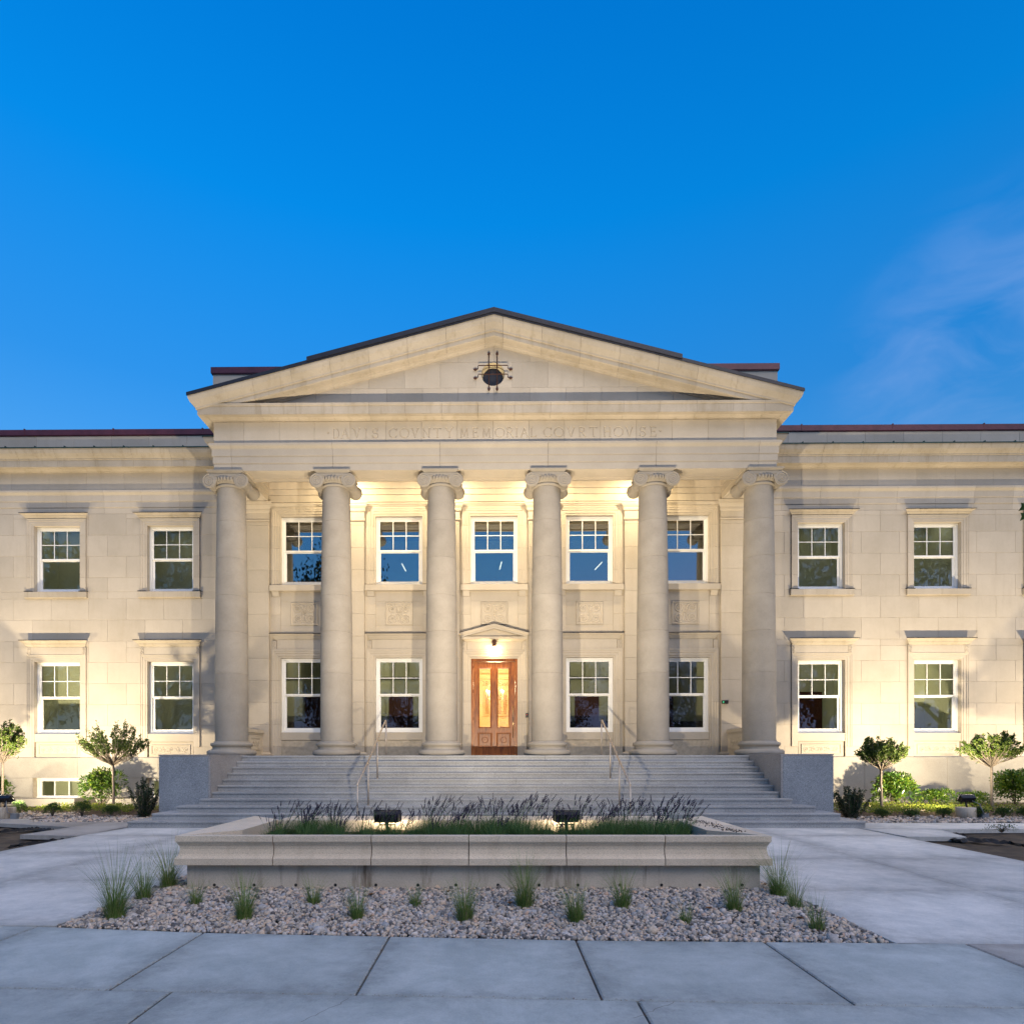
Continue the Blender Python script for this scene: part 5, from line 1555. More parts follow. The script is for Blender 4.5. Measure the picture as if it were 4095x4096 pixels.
# lamps on the portico ceiling
for i, x in enumerate(CX[1:-1]):
    nm = ('second', 'third', 'fourth', 'fifth')[i]
    t = thing('portico_lamp', (x, 20.8, 11.2), 'small ceiling lamp hidden behind the capital of the ' + nm + ' column from the left', 'ceiling lamp', 'lamps on the portico ceiling')
    MB().lathe([(0.09, 0.0), (0.11, 0.02), (0.11, 0.24), (0.05, 0.27)], (x, 20.8, 11.02), 'Z', 20).build('can', RUST, t)
    MB().lathe([(0.085, -0.004), (0.085, 0.004)], (x, 20.8, 11.01), 'Z', 20).build('lens', BULB_W, t)
    lamp('portico_light', 'SPOT', (x, 20.8, 10.98), 80, (1.0, 0.80, 0.50), t, (x, 21.95, 9.5), 170, 0.6, 0.08)

# tube lamps hanging inside the upper floor
for i, (px, py, dx) in enumerate(((1615, 2268, 0.10), (2003, 2261, -0.05), (2395, 2262, -0.18))):
    yq = YW + 1.6
    X, Z = at(px, py, yq)
    t = thing('tube_lamp', (X, yq, Z), ('faint', 'bright', 'slanting')[i] + ' tube lamp seen through the ' + ('second', 'middle', 'fourth')[i] + ' upper portico window', 'tube lamp', 'tube lamps inside the upper floor')
    MB().tube([(X - dx * 0.7, yq, Z + 0.13), (X + dx * 0.7, yq + 0.1, Z - 0.13)], 0.02, 8).build('tube', TUBEL, t)

# ------------------------------------------------------------------ ground
GZ = -0.10
m = MB(); m.add([(-600, -600, GZ - 0.1), (600, -600, GZ - 0.1), (600, 600, GZ - 0.1), (-600, 600, GZ - 0.1)], [(0, 1, 2, 3)])
tag(m.build('ground', EARTH), 'dull earth under and around the paved forecourt', kind='structure')


def rough_sheet(name, x0, x1, y0, y1, z, amp, n, mat, seed, slope=0.0):
    rg = random.Random(seed)
    nx, ny = max(2, int((x1 - x0) / n)), max(2, int((y1 - y0) / n))
    m = MB(); vs = []
    for j in range(ny + 1):
        for i in range(nx + 1):
            edge = 0.0 if (i in (0, nx) or j in (0, ny)) else 1.0
            vs.append((x0 + (x1 - x0) * i / nx, y0 + (y1 - y0) * j / ny, z + slope * j / ny + amp * edge * rg.uniform(-1, 1)))
    m.add(vs, [(j * (nx + 1) + i, j * (nx + 1) + i + 1, (j + 1) * (nx + 1) + i + 1, (j + 1) * (nx + 1) + i) for j in range(ny) for i in range(nx)], True)
    return m.build(name, mat, fix=False)


PLX0, PLX1 = -9.2, 8.85
tag(rough_sheet('bare_soil', -24, PLX0, 5, 19.4, -0.13, 0.03, 0.3, DIRT, 1), kind='structure')
tag(rough_sheet('bare_soil', PLX1, 24, 5, 17.2, -0.13, 0.03, 0.3, DIRT, 2), kind='structure')
tag(rough_sheet('planting_bed', -24, -8.95, 17.0, YG - 0.04, -0.03, 0.025, 0.25, SOIL, 3, 0.14), kind='structure')
tag(rough_sheet('planting_bed', 8.95, 24, 17.0, YG - 0.04, -0.03, 0.025, 0.25, SOIL, 4, 0.14), kind='structure')


def slab(name, poly, mat, parent, z=0.0, th=0.12, g=0.006, c=0.008):
    """paving slab from a polygon, shrunk for its joint, with eased edges"""
    n = len(poly)
    area = sum(poly[i][0] * poly[(i + 1) % n][1] - poly[(i + 1) % n][0] * poly[i][1] for i in range(n))
    if area < 0: poly = poly[::-1]
    def inset(d):
        out = []
        for i in range(n):
            p0, p1, p2 = Vector(poly[i - 1]), Vector(poly[i]), Vector(poly[(i + 1) % n])
            e1 = (p1 - p0).normalized(); e2 = (p2 - p1).normalized()
            n1 = Vector((-e1.y, e1.x)); n2 = Vector((-e2.y, e2.x))
            k = (n1 + n2); k = k / max(0.2, k.dot(n1))
            out.append(p1 + k * d)
        return out
    a, b_ = inset(g), inset(g + c)
    vs = [(p.x, p.y, z) for p in b_] + [(p.x, p.y, z - c * 0.7) for p in a] + [(p.x, p.y, z - th) for p in a]
    fs = [tuple(range(n))] + [(i + n, (i + 1) % n + n, (i + 1) % n, i) for i in range(n)] + [(i + 2 * n, (i + 1) % n + 2 * n, (i + 1) % n + n, i + n) for i in range(n)]
    return MB().add(vs, fs).build(name, mat, parent, fix=False)


# front sidewalk: two rows of slabs
def yback(x):    # back edge of the row against the gravel
    pts = [(-9, 6.75), (-4.8, 6.60), (-2.9, 6.37), (0.8, 6.13), (4.4, 6.05), (9, 6.0)]
    for (a, b_), (c, d) in zip(pts, pts[1:]):
        if x <= c: return b_ + (d - b_) * (x - a) / (c - a)
    return 6.0


def yfront(x): return 4.67 - 0.045 * x


SWB = bpy.data.objects.new('sidewalk', MB().add([(-14, 2.0, -0.05), (14, 2.0, -0.05), (14, 6.0, -0.05), (-14, 6.6, -0.05)], [(0, 1, 2, 3)]).mesh('sidewalk'))
SWB.data.materials.append(SOIL)
COL.objects.link(SWB); WL[SWB.name] = Vector((0, 0, 0)); tag(SWB, kind='structure')
jx = [-12.2, -10.3, -8.45, -6.6, -4.75, -2.92, -1.03, 0.78, 2.56, 4.42]
for a, b_ in zip(jx, jx[1:]):
    slab('sidewalk_slab', [(a, yfront(a)), (b_, yfront(b_)), (b_, yback(b_)), (a, yback(a))], SIDEW, SWB, g=0.008, c=0.014)
slab('sidewalk_slab', [(4.42, yfront(4.42)), (6.4, yfront(6.4)), (6.4, yback(6.4)), (4.42, yback(4.42))], WALKT, SWB, g=0.008, c=0.014)
slab('sidewalk_slab', [(6.4, yfront(6.4)), (9.4, yfront(9.4)), (9.4, yback(9.4)), (6.4, yback(6.4))], WALKT, SWB, g=0.008, c=0.014)
jx2 = [-12.8, -9.34, -5.9, -2.43, 1.03, 4.5, 8.0]
for a, b_ in zip(jx2, jx2[1:]):
    slab('sidewalk_slab', [(a, 2.6), (b_, 2.6), (b_, yfront(b_)), (a, yfront(a))], SIDEW, SWB, g=0.008, c=0.014)
# debris in the joints
deb = MB(); rg = random.Random(11)
for _ in range(1500):
    if rg.random() < 0.5:
        x = rg.choice(jx[4:]); y = rg.uniform(yfront(x), yback(x)); x += rg.uniform(-0.013, 0.013)
    elif rg.random() < 0.7:
        x = rg.uniform(-5, 5); y = yfront(x) + rg.uniform(-0.012, 0.02)
    else:
        x = rg.choice(jx2[2:5]); y = rg.uniform(3.6, yfront(x)); x += rg.uniform(-0.013, 0.013)
    a = rg.uniform(0, 6.28); l = rg.uniform(0.004, 0.012)
    z = rg.uniform(-0.014, -0.001)
    dx, dy = math.cos(a) * l, math.sin(a) * l
    deb.add([(x - dx, y - dy, z), (x - dy * 0.3, y + dx * 0.3, z + 0.004), (x + dx, y + dy, z), (x + dy * 0.3, y - dx * 0.3, z + 0.004)], [(0, 1, 2, 3)])
tag(deb.build('leaf_litter', DRYL, fix=False), 'brown leaf litter caught in the joints of the front sidewalk', kind='stuff')

ck = MB(); rg = random.Random(8)
for (px0, py0), (px1, py1) in (((1395, 3998), (1205, 4090)), ((2530, 4075), (2700, 4010))):
    a0, a1 = Vector((*gnd(px0, py0), 0)), Vector((*gnd(px1, py1), 0))
    P_ = [a0 + (a1 - a0) * k / 14 + Vector((rg.uniform(-0.012, 0.012), rg.uniform(-0.012, 0.012), 0.0)) for k in range(15)]
    for p, q in zip(P_, P_[1:]):
        d = (q - p).normalized(); n_ = Vector((-d.y, d.x, 0)) * 0.0016
        ck.add([p + n_ + Vector((0, 0, 0.0008)), p - n_ + Vector((0, 0, 0.0008)), q - n_ + Vector((0, 0, 0.0008)), q + n_ + Vector((0, 0, 0.0008))], [(0, 1, 2, 3)])
ck.build('hairline_crack', SOIL, SWB, fix=False)

# forecourt walkways
WB = bpy.data.objects.new('walkway', MB().add([(PLX0, 5.9, -0.06), (PLX1, 5.9, -0.06), (PLX1, 17.0, -0.06), (PLX0, 17.0, -0.06)], [(0, 1, 2, 3)]).mesh('walkway'))
WB.data.materials.append(SOIL)
COL.objects.link(WB); WL[WB.name] = Vector((0, 0, 0)); tag(WB, kind='structure')
GX0, GX1 = -4.58, 3.78
for (xa, xb, ys) in ((PLX0, -6.9, [6.7, 9.04, 11.6, 14.15, 15.66]), (-6.9, GX0, [6.62, 9.04, 11.6, 14.15, 15.66]), (GX1, 6.3, [6.02, 8.4, 11.05, 14.2, 15.66]), (6.3, PLX1, [5.98, 8.4, 11.05, 14.2, 15.66])):
    for y0, y1 in zip(ys, ys[1:]):
        slab('walkway_slab', [(xa, y0), (xb, y0), (xb, y1), (xa, y1)], WALKC, WB, g=0.003, c=0.005)
slab('walkway_slab', [(GX0, 11.5), (-0.3, 11.5), (-0.3, 15.66), (GX0, 15.66)], WALKC, WB, g=0.003, c=0.005)
slab('walkway_slab', [(-0.3, 11.5), (GX1, 11.5), (GX1, 15.66), (-0.3, 15.66)], WALKC, WB, g=0.003, c=0.005)
# side paths
PB = bpy.data.objects.new('side_path', MB().box(-9.3, -9.25, 15, 15.05, -0.12, -0.11).mesh('side_path'))
PB.data.materials.append(WALKT); COL.objects.link(PB); WL[PB.name] = Vector((0, 0, 0)); tag(PB, kind='structure')
Gp = lambda *pp: [gnd(*p) for p in pp]
slab('path_slab', Gp((-700, 3233), (437, 3285), (283, 3309), (-700, 3255)), WALKT, PB, g=0.004, th=0.10)
slab('path_slab', Gp((283, 3309), (437, 3285), (520, 3285), (506, 3313), (322, 3344), (78, 3340)), WALKT, PB, g=0.004, th=0.10)
slab('path_slab', Gp((3425, 3291), (4900, 3295), (4900, 3312), (3762, 3318), (3443, 3313)), WALKC, PB, g=0.004, th=0.10)
slab('path_slab', Gp((3443, 3314), (3762, 3319), (3865, 3348), (3628, 3347)), WALKC, PB, g=0.004, th=0.10)

# black landscape fabric lying on the bare soil
rg = random.Random(5)
for k, (pts, lab) in enumerate((([(3822, 3352), (3860, 3347), (3930, 3352), (4010, 3358), (4095, 3372), (4200, 3390)], 'crumpled black landscape fabric lying on the brown dirt at right'),
                                ([(3640, 3330), (3700, 3326), (3780, 3328), (3860, 3331)], 'thin strip of black fabric along the right side path'),
                                ([(-60, 3325), (60, 3312), (140, 3306), (210, 3312)], 'torn dark fabric on the dirt at left'),
                                ([(40, 3375), (130, 3362), (230, 3352), (300, 3345)], 'dark fabric edge beside the left walkway'))):
    g_ = [gnd(*p) for p in pts]
    m = MB(); vs = []
    n = 26
    for i in range(n + 1):
        t_ = i / n * (len(g_) - 1); j = min(int(t_), len(g_) - 2); f_ = t_ - j
        x = g_[j][0] + (g_[j + 1][0] - g_[j][0]) * f_; y = g_[j][1] + (g_[j + 1][1] - g_[j][1]) * f_
        w = (0.22 if k == 0 else 0.14) * rg.uniform(0.6, 1.2)
        zz = -0.10 + rg.uniform(0, 0.03)
        for s_, hz in ((-1, 0.0), (-0.4, 0.06), (0.2, 0.025), (0.6, 0.07), (1, 0.0)):
            vs.append((x + rg.uniform(-0.02, 0.02), y + s_ * w + rg.uniform(-0.03, 0.03), zz + hz * rg.uniform(0.4, 1.2)))
    m.add(vs, [(i * 5 + q, i * 5 + q + 1, i * 5 + q + 6, i * 5 + q + 5) for i in range(n) for q in range(4)], True)
    tag(m.build('landscape_fabric', BLACKF, fix=False), lab, 'landscape fabric', 'black landscape fabric on the dirt')


# ------------------------------------------------------------------ gravel
TUFT_POS = [((457, 3670), .62), ((571, 3596), .5), ((672, 3552), .6), ((780, 3620), .28), ((975, 3673), .42), ((1251, 3620), .3), ((1427, 3673), .32), ((1659, 3626), .24), ((1858, 3680), .4), ((2096, 3630), .52), ((2302, 3683), .36), ((2490, 3633), .42), ((2743, 3687), .22), ((2938, 3643), .42), ((3112, 3582), .58), ((3180, 3629), .42), ((3267, 3712), .3)]


def ico():
    t = (1 + 5 ** 0.5) / 2
    v = np.array([(-1, t, 0), (1, t, 0), (-1, -t, 0), (1, -t, 0), (0, -1, t), (0, 1, t), (0, -1, -t), (0, 1, -t), (t, 0, -1), (t, 0, 1), (-t, 0, -1), (-t, 0, 1)], float)
    v /= np.linalg.norm(v[0])
    f = np.array([(0, 11, 5), (0, 5, 1), (0, 1, 7), (0, 7, 10), (0, 10, 11), (1, 5, 9), (5, 11, 4), (11, 10, 2), (10, 7, 6), (7, 1, 8), (3, 9, 4), (3, 4, 2), (3, 2, 6), (3, 6, 8), (3, 8, 9), (4, 9, 5), (2, 4, 11), (6, 2, 10), (8, 6, 7), (9, 8, 1)])
    return v, f


def gravel(name, regions, size, density, seed, label, z0=-0.02, hfun=None, clear=None):
    rs = np.random.RandomState(seed)
    V, Fc = ico()
    P = []
    for (x0, x1, y0, y1) in regions:
        n = int((x1 - x0) * (y1 - y0) * density)
        P.append(np.stack([rs.uniform(x0, x1, n), rs.uniform(y0, y1, n)], 1))
    P = np.concatenate(P)
    if clear is not None:
        for (cx_, cy_, cr_) in clear:
            P = P[(P[:, 0] - cx_) ** 2 + (P[:, 1] - cy_) ** 2 > cr_ * cr_]
    n = len(P)
    sc = size * rs.lognormal(-0.02, 0.38, (n, 1)) * np.stack([rs.uniform(0.7, 1.25, n), rs.uniform(0.7, 1.15, n), rs.uniform(0.45, 0.85, n)], 1)
    vv = V[None] * (1 + rs.uniform(-0.28, 0.28, (n, 12, 1)))
    vv = vv * sc[:, None, :]
    q = rs.normal(size=(n, 4)); q /= np.linalg.norm(q, axis=1)[:, None]
    a, b_, c, d = q.T
    Rm = np.stack([np.stack([1 - 2 * (c * c + d * d), 2 * (b_ * c - a * d), 2 * (b_ * d + a * c)], 1), np.stack([2 * (b_ * c + a * d), 1 - 2 * (b_ * b_ + d * d), 2 * (c * d - a * b_)], 1), np.stack([2 * (b_ * d - a * c), 2 * (c * d + a * b_), 1 - 2 * (b_ * b_ + c * c)], 1)], 1)
    vv = np.einsum('nij,nkj->nki', Rm, vv)
    z = z0 + rs.uniform(0.0, size * 1.1, n)
    if hfun is not None: z = z + hfun(P[:, 0], P[:, 1])
    vv += np.concatenate([P, z[:, None]], 1)[:, None, :]
    me = bpy.data.meshes.new(name)
    me.vertices.add(n * 12)
    me.vertices.foreach_set('co', vv.reshape(-1))
    faces = (Fc[None] + (np.arange(n) * 12)[:, None, None]).reshape(-1)
    nf = n * 20
    me.loops.add(nf * 3); me.polygons.add(nf)
    me.loops.foreach_set('vertex_index', faces)
    me.polygons.foreach_set('loop_start', np.arange(nf) * 3)
    me.polygons.foreach_set('loop_total', np.full(nf, 3))
    me.update(); me.validate()
    return tag(mesh_obj(name, me, GRAVEL), label, kind='stuff')


PX0, PX1, PY0, PY1 = -4.02, 3.44, 8.30, 10.82      # planter wall footprint


def mound(x, y): return 0.05 * np.clip((y - 6.3) / 1.5, 0, 1) * np.clip((x - GX0) / 0.5, 0, 1) * np.clip((GX1 - x) / 0.5, 0, 1)


# region follows the slanted sidewalk edge
regs = []
N_S = 24
for i in range(N_S):
    xa = GX0 + 0.02 + (GX1 - GX0 - 0.04) * i / N_S; xb = GX0 + 0.02 + (GX1 - GX0 - 0.04) * (i + 1) / N_S
    regs.append((xa, xb, yback((xa + xb) / 2) + 0.02, 8.30))
regs += [(GX0 + 0.02, PX0, 8.30, 11.4), (PX1, GX1 - 0.02, 8.30, 11.4)]
gravel('gravel', regs, 0.0185, 1850, 3, 'grey and pink crushed stone bed around the planter', -0.02, mound, clear=[(*gnd(*tp), 0.05 + th_ * 0.06) for tp, th_ in TUFT_POS])
base = MB().add([(GX0, 6.0, -0.045), (GX1, 6.0, -0.045), (GX1, 11.5, -0.045), (GX0, 11.5, -0.045)], [(0, 1, 2, 3)]).build('gravel_bed_soil', plain('gravel_fines', (0.10, 0.09, 0.085), 0.95, noise=0.3, nscale=30), fix=False)
tag(base, kind='structure')
gravel('gravel', [(-16.5, -12.5, 17.95, 19.0), (-12.5, -9.0, 17.0, 18.6), (-16.5, -12.5, 18.9, 19.8)], 0.032, 420, 4, 'pale gravel strip in front of the left planting bed', -0.02)
gravel('gravel', [(8.6, 17.5, 16.95, 18.4)], 0.032, 420, 5, 'pale gravel strip in front of the right planting bed', -0.02)
gravel('gravel', [(9.5, 17.5, 19.5, 22.4)], 0.03, 60, 6, 'scattered gravel between the right shrubs', 0.04)

# ------------------------------------------------------------------ planter
PT = thing('stone_planter', (-0.3, 9.5, 0), 'long raised planter with carved limestone coping on a stained concrete wall', 'planter')
yf = PY0
w = MB()
w.box(PX0, PX1, PY0, PY0 + 0.2, -0.1, 0.355).box(PX0, PX1, PY1 - 0.2, PY1, -0.1, 0.355).box(PX0, PX0 + 0.2, PY0 + 0.2, PY1 - 0.2, -0.1, 0.3555).box(PX1 - 0.2, PX1, PY0 + 0.2, PY1 - 0.2, -0.1, 0.3555)
pwall = w.build('planter_wall', CONCW, PT)
for px in [857, 1016, 1183, 1341, 1503, 1671, 1823, 1991, 2155, 2310, 2478, 2645, 2798, 2967]:
    X, Z = at(px, 3541, PY0)
    MB().lathe([(0.020, -0.003), (0.020, 0.004)], (X, PY0, Z), 'Y', 14).build('tie_hole', BLACK, pwall)
CAP = [(0.0, 0.362), (0.115, 0.362), (0.115, 0.445), (0.105, 0.455), (0.085, 0.475), (0.072, 0.50), (0.062, 0.56), (0.066, 0.60), (0.085, 0.635), (0.088, 0.642), (0.088, 0.650), (0.100, 0.654), (0.100, 0.662), (0.105, 0.664), (0.105, 0.735), (0.095, 0.742), (0.0, 0.742)]
ctop = 0.742
for (x0, x1) in zip([PX0 - 0.0] + [at(p, 3400, PY0 - 0.1)[0] for p in (1091, 1484, 1874, 2265, 2660)], [at(p, 3400, PY0 - 0.1)[0] for p in (1091, 1484, 1874, 2265, 2660)] + [PX1]):
    first, last = abs(x0 - PX0) < 1e-6, abs(x1 - PX1) < 1e-6
    MB().run(CAP, (x0 + (0 if first else 0.006), PY0, 0), (x1 - (0 if last else 0.006), PY0, 0), FN, UZ, (-1 if first else 0, 0), (1 if last else 0, 0)).build('coping_stone', PRECAST, PT)
cw = 0.62
for sx, xw in ((-1, PX0), (1, PX1)):
    CS = CAP[:-1] + [(-cw, 0.742), (-cw, 0.50), (0.0, 0.45)]
    CS = [(0.0, 0.362)] + CAP[1:-1] + [(-cw + 0.1, ctop), (-cw + 0.1, 0.37)]
    ys = [PY0 + 0.0, PY0 + 1.2, PY1]
    for j, (y0, y1) in enumerate(zip(ys, ys[1:])):
        MB().run(CS, (xw, y0 + (0.006 if j else 0), 0), (xw, y1 - (0 if j else 0.006), 0), (sx, 0, 0), UZ, (-1 if j == 0 else 0, 0), (1 if j == 1 else 0, 0)).build('coping_stone', PRECAST, PT)
xs = [PX0 + 0.02, -1.8, 0.2, 2.1, PX1 - 0.02]
CB = [(0.0, 0.362)] + CAP[1:-1] + [(-0.66, ctop - 0.001), (-0.66, 0.37)]
for j, (x0, x1) in enumerate(zip([-2.0, 0.2, 2.1][:0] + [PX0 + 0.55, -1.8, 0.2, 2.1], [-1.8, 0.2, 2.1, PX1 - 0.55])):
    MB().run(CB, (x0 + 0.005, PY1, 0), (x1 - 0.005, PY1, 0), (0, 1, 0), UZ).build('coping_stone', PRECAST, PT)
so = rough_sheet('soil', PX0 + 0.15, PX1 - 0.15, PY0 + 0.1, PY1 - 0.15, 0.58, 0.03, 0.12, SOIL, 9)
so.parent = PT; so.matrix_parent_inverse = Matrix.Translation(-WL[PT.name])
# seed litter on the right coping
m = MB(); rg = random.Random(21)
for _ in range(200):
    t_ = rg.random(); x = 3.18 + rg.gauss(0, 0.07) + 0.1 * (1 - t_); y = 8.55 + 1.6 * t_ + rg.gauss(0, 0.05)
    a = rg.uniform(0, 6.28); l = rg.uniform(0.008, 0.018)
    m.tube([(x, y, ctop + 0.004), (x + l * math.cos(a), y + l * math.sin(a), ctop + 0.006)], 0.005, 4)
tag(m.build('seed_litter', plain('dry_seed', (0.05, 0.03, 0.02), 0.9)), 'dark dry seeds scattered on the right planter coping', kind='stuff')


# ------------------------------------------------------------------ plants
def blades(n, r0, length, spread, width, seed, droop=0.35, wind=0.0, segs=4):
    rg = random.Random(seed); m = MB()
    for _ in range(n):
        a = rg.uniform(0, 2 * math.pi); rr = r0 * math.sqrt(rg.random())
        x, y = rr * math.cos(a), rr * math.sin(a)
        L = length * rg.uniform(0.45, 1.1)
        lean = spread * rg.uniform(0.15, 1.0)
        a2 = a + rg.uniform(-0.6, 0.6)
        ca, sa = math.cos(a2), math.sin(a2)
        px, py = -sa, ca
        if abs(px) < 0.3: px = 0.6
        vs = []
        for k in range(segs + 1):
            t = k / segs
            h = L * (t - droop * lean * t * t * 0.9)
            o = L * lean * t ** 1.6
            wx = width * (1 - t) ** 0.7 * 0.5
            cx_ = x + ca * o + wind * L * t ** 2; cy_ = y + sa * o
            if k == segs: vs.append((cx_, cy_, h))
            else: vs += [(cx_ - px * wx, cy_ - py * wx, h), (cx_ + px * wx, cy_ + py * wx, h)]
        fs = [(2 * k, 2 * k + 1, 2 * k + 3, 2 * k + 2) for k in range(segs - 1)] + [(2 * segs - 2, 2 * segs - 1, 2 * segs)]
        m.add(vs, fs)
    return m


TUFT = [((457, 3670), 0.62, 260, 'largest feathery grass tuft at the left corner of the gravel bed'), ((571, 3596), 0.50, 150, 'pale green grass tuft between the corner tuft and the planter, left side'),
        ((672, 3552), 0.60, 200, 'tall leaning grass tuft against the left end of the planter'), ((780, 3620), 0.28, 110, 'small grass tuft under the left end of the coping'),
        ((975, 3673), 0.42, 220, 'yellow green grass tuft with a bright base, second along the front row'), ((1251, 3620), 0.30, 120, 'small upright grass tuft below the first coping joint'),
        ((1427, 3673), 0.32, 150, 'short grass tuft left of the middle of the gravel bed'), ((1659, 3626), 0.24, 90, 'thin brownish grass tuft by the planter wall'),
        ((1858, 3680), 0.40, 220, 'grass tuft with a yellow base in the middle of the front row'), ((2096, 3630), 0.52, 240, 'largest grass tuft in front of the middle of the planter'),
        ((2302, 3683), 0.36, 220, 'low rounded bluish grass tuft right of the middle'), ((2490, 3633), 0.42, 170, 'wispy grass tuft with long stray blades by the planter wall'),
        ((2743, 3687), 0.22, 60, 'smallest sparse grass tuft towards the right'), ((2938, 3643), 0.42, 150, 'open grass tuft under the right end of the coping'),
        ((3112, 3582), 0.58, 170, 'tall airy grass tuft at the right end of the planter'), ((3180, 3629), 0.42, 90, 'thin grass tuft at the right edge of the gravel'),
        ((3267, 3712), 0.30, 90, 'short grass tuft near the right corner of the gravel bed')]
for i, ((px, py), hgt, n, lab) in enumerate(TUFT):
    x, y = gnd(px, py, 0.02)
    t = thing('grass_tuft', (x, y, 0.0), lab, 'ornamental grass', 'grass tufts in the gravel bed')
    rq = random.Random(700 + i); rr_ = 0.055 + hgt * 0.07
    sm = MB(); sm.add([(0, 0, 0.045)] + [(rr_ * rq.uniform(0.8, 1.25) * math.cos(k * math.pi / 6), rr_ * rq.uniform(0.8, 1.25) * math.sin(k * math.pi / 6), 0.0) for k in range(12)], [(0, k + 1, (k + 1) % 12 + 1) for k in range(12)], True)
    o = sm.build('soil_mound', SOIL, None, fix=False); o.parent = t
    o = blades(int(n * 1.0), 0.04 + hgt * 0.06, hgt * 1.45, 0.85, 0.0042, 100 + i, 0.38, wind=-0.05, segs=6).build('blades', GRASS, None, fix=False)
    o.parent = t; o.location = (0, 0, 0.01)
    o = blades(int(n * 1.1), 0.05 + hgt * 0.08, hgt * 0.5, 0.9, 0.0055, 300 + i, 0.45, segs=4).build('basal_blades', GRASS, None, fix=False)
    o.parent = t; o.location = (0, 0, 0.01)

# a few curled dead leaves on the gravel
rg = random.Random(31)
LP = [((2835, 3635), 'largest curled orange leaf on the gravel near the right end'), ((3060, 3540), 'reddish leaf beside the planter end'), ((3200, 3675), 'small brown leaf on the gravel at the right edge'),
      ((1793, 3567), 'dry leaf lying against the planter wall'), ((2040, 3615), 'dark red leaf left of the big middle grass tuft'), ((1485, 3580), 'brown leaf near the planter wall, left of the middle')]
for (px, py), lab in LP:
    x, y = gnd(px, py, 0.06); a = rg.uniform(0, 6.28); s_ = 0.045
    vs = [(-1, 0, 0.35), (-0.4, 0.45, 0.5), (0.4, 0.4, 0.55), (1, 0, 0.2), (0.4, -0.4, 0.5), (-0.4, -0.45, 0.45), (0, 0, 0)]
    m = MB().add([(x + s_ * (p[0] * math.cos(a) - p[1] * math.sin(a)), y + s_ * (p[0] * math.sin(a) + p[1] * math.cos(a)), 0.055 + s_ * p[2]) for p in vs], [(i, (i + 1) % 6, 6) for i in range(6)])
    tag(m.build('dead_leaf', DRYL, fix=False), lab, 'dead leaf', 'dead leaves on the gravel')


def lavender_meshes(seed, tall=1.0):
    rg = random.Random(seed)
    fol = blades(360, 0.17, 0.30, 0.8, 0.006, seed, 0.35, wind=0.06, segs=3).mesh('foliage')
    st = MB(); fw = MB()
    for _ in range(18):
        a = rg.uniform(0, 6.28); r0 = rg.uniform(0, 0.08)
        L = rg.uniform(0.28, 0.58) * tall; lean = rg.uniform(0.05, 0.40); wx = rg.uniform(0.05, 0.30)
        p = []
        for k in range(5):
            t = k / 4
            p.append(Vector((r0 * math.cos(a) + L * (lean * math.cos(a) + wx) * t ** 1.5, r0 * math.sin(a) + L * lean * math.sin(a) * t ** 1.5, L * t * (1 - 0.12 * t))))
        st.tube(p, [0.0025, 0.0022, 0.002, 0.0018, 0.0015], 3)
        d = (p[4] - p[3]).normalized()
        hl = rg.uniform(0.05, 0.10); nb = 5
        side = d.orthogonal().normalized(); s2 = d.cross(side)
        for k in range(nb):
            c = p[4] + d * (hl * (k / (nb - 1) - 0.2))
            r_ = 0.0125 * (1 - 0.5 * abs(k / (nb - 1) - 0.3))
            vs = [c - d * 0.010, c + side * r_, c + s2 * r_, c - side * r_, c - s2 * r_, c + d * 0.011]
            fw.add(vs, [(0, 2, 1), (0, 3, 2), (0, 4, 3), (0, 1, 4), (5, 1, 2), (5, 2, 3), (5, 3, 4), (5, 4, 1)])
        if rg.random() < 0.5:
            c = p[3] + (p[4] - p[3]) * 0.3
            fw.add([c - d * 0.009, c + side * 0.009, c + s2 * 0.009, c - side * 0.009, c - s2 * 0.009, c + d * 0.01], [(0, 2, 1), (0, 3, 2), (0, 4, 3), (0, 1, 4), (5, 1, 2), (5, 2, 3), (5, 3, 4), (5, 4, 1)])
    return fol, st.mesh('flower_stalks'), fw.mesh('flower_spikes')


LV = [lavender_meshes(500 + i, 0.9 + 0.08 * (i % 3)) for i in range(5)]
for ms in LV:
    ms[0].materials.append(LAVG); ms[1].materials.append(LAVG); ms[2].materials.append(LAVF)
rg = random.Random(77)
front = [-3.0, -2.55, -2.15, -1.72, -1.30, -0.86, -0.42, 0.02, 0.42, 0.84, 1.26, 1.70, 2.12, 2.52]
back = [-2.85, -2.4, -1.95, -1.45, -0.95, -0.5, -0.05, 0.4, 0.85, 1.35, 1.75, 2.2, 2.55, 2.8]
wn = ['first', 'second', 'third', 'fourth', 'fifth', 'sixth', 'seventh', 'eighth', 'ninth', 'tenth', 'eleventh', 'twelfth', 'thirteenth', 'fourteenth']
mid = [-3.15, -2.75, -2.3, -1.9, -1.5, -1.08, -0.64, -0.2, 0.22, 0.64, 1.05, 1.5, 1.9, 2.35]
